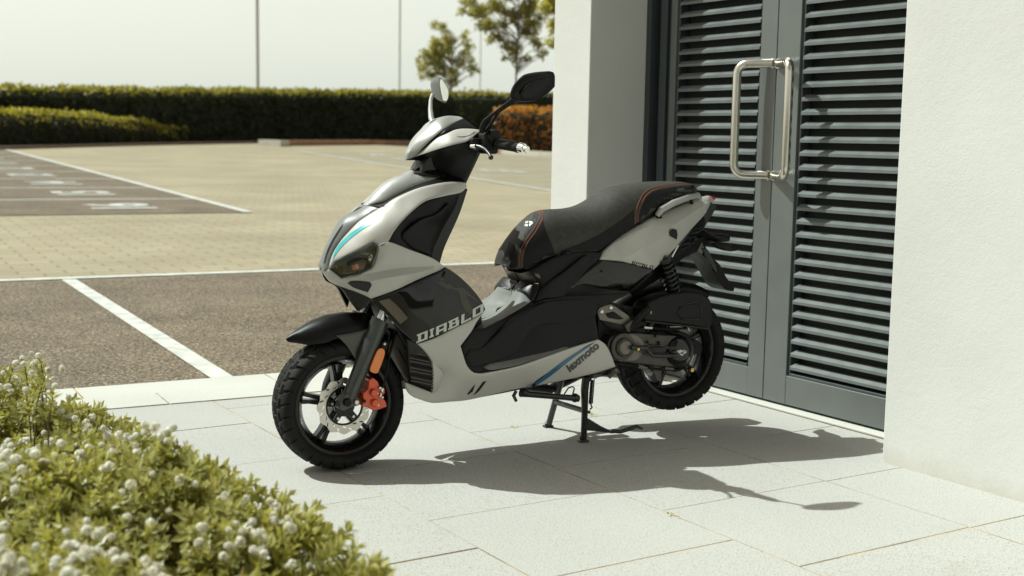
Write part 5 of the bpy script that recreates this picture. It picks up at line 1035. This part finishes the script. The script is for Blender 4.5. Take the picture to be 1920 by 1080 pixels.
# footpeg bracket
def ringplate(name, outer, inner, v0, v1, m, parent):
    oo = smooth_outline(outer, 4, 50); ii = smooth_outline(inner, 4, 50); pts = [Vector(p) for p in oo]+[Vector(p) for p in ii]; n = len(oo); k = len(ii)
    ed = [((i-1) % n, i) for i in range(n)]+[(n+(i-1) % k, n+i) for i in range(k)]; r_ = delaunay_2d_cdt(pts, ed, [], 0, 1e-4); V2 = np.array([v[:] for v in r_[0]]); F = [tuple(f) for f in r_[2]]
    cen = np.array([V2[list(f)].mean(0) for f in F]); ok = inside(cen, oo) & ~inside(cen, ii); F = [f for f, q in zip(F, ok) if q]; V = [S(x, y, v0) for x, y in V2]; N2 = len(V); V = V+[p+np.array([0, v1-v0, 0]) for p in V]; cnt = {}
    for f in F:
        for i in range(3): cnt[(f[i], f[(i+1) % 3])] = 1
    G = F+[tuple(i+N2 for i in reversed(f)) for f in F]+[(b, a, a+N2, b+N2) for a, b in cnt if (b, a) not in cnt]; mb = MB(); mb.add(V, G); return mb.build(name, m, parent, bevel=.0015)
fb = ringplate('footpeg_bracket', [(1121,584),(1126,577),(1146,570.5),(1151,573),(1180,593),(1181,599),(1172,609.5),(1165,608),(1125,600)], [(1135,588),(1150,584),(1169,598),(1160,599),(1140,595)], -.172, -.160, M_bronze, sc)
for x, y in ((1128,584.5),(1145,577)): MB().lathe([(0,-.005),(.0055,-.005),(.008,-.003),(.0085,0),(0,0)], S(x, y, -.172), (0,1,0), 14).build('bolt', M_metal, fb)
pg_ = MB().tube([S(1176,617,-.178), S(1184,608,-.180), S(1206,587,-.186), S(1218,576,-.188)], [.012,.0135,.0125,.010], 10)
for k in range(8):
    t = k/7; pg_.lathe([(.0,-.0022),(.0148,-.0022),(.0148,.0022),(.0,.0022)], S(1188+27*t, 604.5-26*t, -.183), S(1218,576,-.186)-S(1188,604.5,-.182), 10)
pg_.build('footpeg', M_black, fb); plate('footpeg_clevis', [(1171,611),(1186,600),(1193,608),(1178,624)], -.190, -.165, M_engine, fb, bevel=.003)
# plate holder, rear turn signals
plate('plate_holder', [(1296,458),(1310,452),(1321,456),(1326,470),(1339,486),(1350,497),(1362,520),(1377,541),(1375,546),(1362,544),(1352,535),(1338,510),(1322,484)], -.05, .05, M_black, bevel=0)
plate('plate_holder_rib', [(1316,465),(1327,467),(1338,486),(1346,508),(1343,512),(1333,497),(1322,478)], -.060, -.050, M_gloss, bevel=.003)
plate('plate_bracket', [(1302,454),(1316,452),(1322,468),(1316,477),(1308,470)], -.056, -.05, M_bronze, bevel=.002)
MB().tube([S(1312,436,-.03), S(1330,444,-.06), S(1350,452,-.11)], [.020,.014,.009], 12).build('signal_stalk', M_black, sc)
for sg in (1, -1):
    rings = []; base = S(1338,452,-.12)*np.array([1, sg, 1]); 
    for t, rw_, rh_ in ((0,.006,.006),(.12,.014,.013),(.4,.018,.015),(.75,.016,.013),(1,.006,.005)):
        c = base+np.array([.085*t-.0, -.03*t*sg, -.012-.020*t]); rings.append([c+np.array([0, rw_*math.cos(2*math.pi*k/12), rh_*math.sin(2*math.pi*k/12)]) for k in range(12)])
    rs = MB().loft(rings).build('rear_turn_signal', M_black, sc)
for sg in (1, -1): MB().tube([S(1318,445,-.03)*np.array([1,sg,1]), S(1352,446,-.05)*np.array([1,sg,1]), S(1366,447,-.055)*np.array([1,sg,1])], [.02,.018,.012], 12).build('number_plate_lamp', M_black, sc) if sg == 1 else None
# exhaust on the far side
ex = MB().tube([np.array([.78,.10,.20]), np.array([.92,.15,.17]), np.array([1.04,.185,.20]), np.array([1.10,.195,.23])], [.018,.018,.02,.03], 14).tube([np.array([1.09,.196,.225]), np.array([1.12,.20,.24]), np.array([1.30,.212,.315]), np.array([1.52,.222,.405]), np.array([1.56,.224,.42])], [.035,.060,.066,.064,.040], 20).build('exhaust', M_black, sc)
MB().tube([np.array([1.16,.215,.30]), np.array([1.30,.235,.345]), np.array([1.46,.245,.41])], [.022,.045,.030], 12).build('heat_shield', M_fork, ex)
# ---- centre stand (feet on the paving)
def ground_uv(x, y): g = gnd(x, y)-SO; return np.array([g @ SA, g @ SB, 0])
f1 = ground_uv(1094,829); f2 = ground_uv(1028,801); t1 = S(1099,706,-.085); t2 = S(1052,712,.12)
def lerp(a, b, t): return a+(b-a)*t
st = MB().tube([t1, lerp(t1,f1,.2)+np.array([-.004,0,0]), lerp(t1,f1,.55), lerp(t1,f1,.9), f1+np.array([0,0,.004])], [.015,.0145,.012,.012,.012], 14).tube([t2, lerp(t2,f2,.5), f2+np.array([0,0,.004])], [.0135,.012,.012], 14)
st.tube([lerp(t2,f2,.46), lerp(t1,f1,.52)], .0105, 12).tube([t2+np.array([0,0,.02]), t1+np.array([0,0,.02])], .012, 12)
st.tube([lerp(t1,f1,.12)+np.array([.0,0,0]), S(1112,703,-.085)], .006, 8).tube([lerp(t1,f1,.53), lerp(t1,f1,.53)+np.array([.022,0,-.004])], .006, 8)
sto = st.build('centre_stand', M_fork, sc)
for f_ in (f1, f2): MB().tube([f_+np.array([-.016,-.002,.0035]), f_+np.array([.014,.002,.0035])], .0035, 8).bbox(f_[0]-.020, f_[0]+.018, f_[1]-.013, f_[1]+.013, .0008, .009, .003).tube([f_+np.array([0,.0,.006]), f_+np.array([-.012,-.004,.022])], [.012,.008], 8).build('foot_pad', M_fork, sto)
pl_ = lerp(t1, f1, .66); q0 = S(1099,786,float(pl_[1])); qa = [S(x, y, float(pl_[1])) for x, y in ((1097,782),(1104,785),(1125,798),(1146,808),(1160,808),(1186,799.5),(1186,803.5),(1160,812),(1146,812.5),(1125,809),(1099,807))]
mb = MB(); mb.prism([p+np.array([0,-.004,0]) for p in qa], (0,.008,0)); mb.build('stand_lever', M_fork, sto, bevel=.002)
MB().tube([qa[3]+np.array([0,0,.0]), qa[4]+np.array([0,-.01,-.001]), qa[5]+np.array([0,-.015,0]), S(1192,799,float(pl_[1])-.02), S(1204,804,float(pl_[1])-.02)], [.007,.0075,.0085,.0075,.005], 10).build('lever_toe', M_fork, sto)
h0, h1 = S(1111,712,-.09), S(1107.5,757,-.075); d_ = (h1-h0); L_ = np.linalg.norm(d_); d_ /= L_; e1 = np.cross(d_, [0,1,0]); e1 /= np.linalg.norm(e1); e2 = np.cross(d_, e1)
MB().tube([h0+d_*L_*t/(16*12.)+(e1*math.cos(2*math.pi*t/12)+e2*math.sin(2*math.pi*t/12))*.0068 for t in range(16*12+1)], .0022, 6).tube([h1, S(1110,764,-.07), S(1106,768,-.065)], .003, 6).build('stand_spring', M_fork, sto, angle=80)
ss = MB().tube([S(978,735,-.10), S(990,739,-.10), S(1060,745,-.075), S(1084,747,-.07)], [.019,.0115,.0105,.013], 14).tube([S(968,733,-.10), S(963,742,-.10), S(968,752,-.10)], [.006,.007,.006], 8).ball(S(1078,746,-.07), .017).build('side_stand', M_fork, sc)
MB().tube([S(1056,742,-.08), S(1066,727,-.085), S(1074,725,-.085), S(1077,728,-.083), S(1074,739,-.08)], .0028, 8).build('stand_hook', M_fork, ss)
MB().tube([S(1140,706,-.08), S(1158,690,-.10)], .012, 10).ball(S(1153,694,-.125), .013).build('engine_mount', M_bronze, sc)
plate('under_frame', [(1060,703),(1130,700),(1150,690),(1160,698),(1120,708),(1060,711)], -.07, .07, M_engine, bevel=.003)

# ------------------------------------------------------------------ flowering shrub in the foreground
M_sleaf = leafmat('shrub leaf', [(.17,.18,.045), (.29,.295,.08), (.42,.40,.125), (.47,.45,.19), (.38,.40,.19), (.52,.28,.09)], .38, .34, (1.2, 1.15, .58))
M_flow = leafmat('white flower', [(.60,.52,.36), (.88,.88,.82), (.92,.92,.88), (.88,.87,.80)], .42, .7, (1.1, 1.1, 1.02))
M_stem = mat('shrub stem', (.10,.075,.04), .9, noise=.3)
def shrub():
    g = np.random.default_rng(21); TOP = .40
    edge = [(-260,640),(-40,655),(40,690),(110,725),(190,742),(280,782),(355,822),(430,862),(520,890),(585,925),(640,985),(690,1010),(735,1050),(775,1110),(760,1240),(300,1500),(-500,1500),(-700,900)]
    E = np.array([gnd(x, y, TOP)[:2] for x, y in edge]); c = gnd(250, 1000, 0); e = empty('flowering_shrub', (c[0], c[1], 0), 0, 'low spreading shrub with small white flower heads at the near left corner', 'shrub')
    def height(p):
        d = bdist(p, E); ins = inside(p, E); d = np.where(ins, d, -d)
        n = .045*np.sin(p[:, 0]*7.3+1.3)+.04*np.sin(p[:, 1]*8.9+p[:, 0]*3)+.025*np.sin(p[:, 0]*19+p[:, 1]*13)
        return np.where(d > -.02, (TOP+n-.03)*np.clip((d+.02)/.10, 0, 1)**.5, 0), d
    x0, y0 = E.min(0); x1, y1 = E.max(0); n = 15000; p = np.stack([g.uniform(x0, x1, n), g.uniform(y0, y1, n)], 1)
    # keep what could be seen: in front of the camera and not far out of the frame
    q = np.c_[p, np.full(n, TOP)]-CAM; dz = q @ FW; px = 960+FPX*(q @ IX)/dz; py = 540+FPX*(q @ IY)/dz; k = (dz > .7) & (px > -330) & (px < 1100) & (py < 1420); p = p[k]
    h, d = height(p); k = h > .05; p = p[k]; h = h[k]; d = d[k]; nS = len(p)
    gx = np.array([[.01,0],[0,.01]]); nx = -(height(p+gx[0])[0]-h)/.01; ny = -(height(p+gx[1])[0]-h)/.01
    nrm = np.stack([np.clip(nx, -1.6, 1.6), np.clip(ny, -1.6, 1.6), np.full(nS, 1.0)], 1); nrm /= np.linalg.norm(nrm, axis=1)[:, None]
    dirs = nrm+g.normal(size=(nS, 3))*.33; dirs[:, 2] = np.abs(dirs[:, 2])+.1; dirs /= np.linalg.norm(dirs, axis=1)[:, None]
    depth = g.random(nS)**1.7; zz = h-depth*.14-.035*np.clip(np.sin(p[:, 0]*31+2*np.sin(p[:, 1]*9))*np.sin(p[:, 1]*27+p[:, 0]*5), 0, 1); tip = np.c_[p, zz]+dirs*.02*g.random(nS)[:, None]
    # side wall shoots down to the ground
    m = 2200; ti = g.integers(0, len(E), m); tt = g.random(m); w_ = E[ti-1]+(E[ti]-E[ti-1])*tt[:, None]; tan = E[ti]-E[ti-1]; tan /= np.linalg.norm(tan, axis=1)[:, None]; on = np.stack([tan[:, 1], -tan[:, 0]], 1)
    s_ = np.where(inside(w_+on*.02, E), -1, 1)[:, None]; on = on*s_; zz2 = g.random(m)*TOP*.92; bul = .02*np.sin(zz2/TOP*math.pi)+g.normal(size=m)*.018; w3 = np.c_[w_+on*bul[:, None], zz2]; d2 = np.c_[on, np.full(m, .5)]+g.normal(size=(m, 3))*.35; d2 /= np.linalg.norm(d2, axis=1)[:, None]
    q = w3-CAM; dz = q @ FW; px = 960+FPX*(q @ IX)/np.maximum(dz, .1); k = (dz > .7) & (px > -330) & (px < 1000); w3 = w3[k]; d2 = d2[k]
    # sprig standing up at the back left
    sx = [(20,700),(45,680),(70,690),(30,720),(60,712),(85,702),(10,735),(50,742),(100,735),(75,675),(25,690)]; sp = np.array([gnd(x, y, .40+.05*(k % 3)) for k, (x, y) in enumerate(sx)]); sd = np.array([[.2,.1,1.0]]*len(sp))+g.normal(size=(len(sp), 3))*.35; sd /= np.linalg.norm(sd, axis=1)[:, None]
    T = np.concatenate([tip, w3, sp, sp-sd*.03]); D = np.concatenate([dirs, d2, sd, sd]); M_ = len(T); up = np.array([0, 0, 1.])
    A = np.cross(D, g.normal(size=(M_, 3))); A /= np.linalg.norm(A, axis=1)[:, None]; B = np.cross(D, A); VV = []; RN = []; base_r = g.random(M_)*.55
    FL = []; nl = 13
    for j in range(nl):
        a = j*2.4+g.random(M_)*.6; back = .052*(j/nl)+.001; rad = A*np.cos(a)[:, None]+B*np.sin(a)[:, None]; el = .95-.75*(j/nl); 
        dl = D*el+rad*(1.15-el*.45); dl /= np.linalg.norm(dl, axis=1)[:, None]; L = (.019+.012*min(1, j/5))*(.75+.5*g.random(M_)); sd_ = np.cross(dl, D); sd_ /= np.linalg.norm(sd_, axis=1)[:, None]+1e-9; o = T-D*back
        w2 = L*.25; nn = np.cross(sd_, dl)
        for sg in (-1, 1):
            a0 = o; a1 = o+dl*(L*.5)[:, None]+sd_*(w2*sg)[:, None]+nn*(L*.07)[:, None]; a2 = o+dl*L[:, None]-nn*(L*.04)[:, None]; a3 = o+dl*(L*.5)[:, None]
            VV.append(np.stack([a0, a1, a2, a3] if sg > 0 else [a0, a3, a2, a1], 1))
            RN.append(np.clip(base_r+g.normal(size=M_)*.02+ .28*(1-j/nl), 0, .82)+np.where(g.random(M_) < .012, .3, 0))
    V = np.concatenate(VV).reshape(-1, 3)-np.array([c[0], c[1], 0]); F = np.arange(len(V)).reshape(-1, 4); leafmesh('foliage', V, F, np.clip(np.concatenate(RN), 0, 1), M_sleaf, e)
    # flower heads: little balls of narrow petals, gathered in loose drifts
    cand = np.arange(nS)[(depth < .25)]; dens = np.sin(tip[cand, 0]*9+2)*np.sin(tip[cand, 1]*7+.5)+np.sin(tip[cand, 0]*23+tip[cand, 1]*17)*.5; cand = cand[g.random(len(cand)) < np.clip(.30+.42*dens, .07, .85)]
    cand = cand[g.random(len(cand)) < .62]; HC = np.concatenate([tip[cand]+D[:nS][cand]*.014, sp+sd*.012]); HD = np.concatenate([dirs[cand], sd])
    k2 = g.random(len(HC)) < .55; k3 = g.random(len(HC)) < .28; HC = np.concatenate([HC, HC[k2]+g.normal(size=(k2.sum(), 3))*.013, HC[k3]+g.normal(size=(k3.sum(), 3))*.014]); HD = np.concatenate([HD, HD[k2], HD[k3]]); PV_ = []; PR = []
    for hc, hd in zip(HC, HD):
        k = 46; u = g.normal(size=(k, 3)); u /= np.linalg.norm(u, axis=1)[:, None]; u = u+hd*.45; u /= np.linalg.norm(u, axis=1)[:, None]; r_ = .0084*(.55+.75*g.random()); s1 = np.cross(u, g.normal(size=(k, 3))); s1 /= np.linalg.norm(s1, axis=1)[:, None]; s2 = np.cross(u, s1); o = hc+u*r_*(.55+.45*g.random(k))[:, None]+hd*.003; z = .0056
        PV_.append(np.stack([o-s1*z, o-s2*z*.7, o+s1*z, o+s2*z*.7], 1)+ (u*.001)[:, None]); PR.append(g.random(k))
    V = np.concatenate(PV_).reshape(-1, 3)-np.array([c[0], c[1], 0]); fo = leafmesh('flower_heads', V, np.arange(len(V)).reshape(-1, 4), np.concatenate(PR), M_flow, e); fo['kind'] = 'stuff'
    # stems
    mb = MB(); ids = g.choice(nS, 420, replace=False)
    for i in ids:
        a = tip[i]-dirs[i]*.01; b = a-dirs[i]*.12+g.normal(size=3)*.02; b[2] = max(.01, b[2]-.1); mb.tube([b-[c[0], c[1], 0], (a+b)/2-[c[0], c[1], 0], a-[c[0], c[1], 0]], [.003, .0025, .0018], 5)
    for a, b in zip(sp, sd): mb.tube([a-[c[0], c[1], 0], a-b*.05-[c[0], c[1], .03], a-b*.08-[c[0], c[1], .16]], [.0016, .002, .003], 5)
    mb.build('stems', M_stem, e)['kind'] = 'stuff'
    # dark litter under the leaves
    k = len(E); mb = MB(); ctr = E.mean(0); mb.add([(ctr[0]+(q[0]-ctr[0])*.99-c[0], ctr[1]+(q[1]-ctr[1])*.99-c[1], .012) for q in E], [tuple(range(k))]); lo = mb.build('leaf_litter', mat('leaf litter', (.03,.024,.015), .95, noise=.4, nscale=12), e, smooth=False)
shrub()
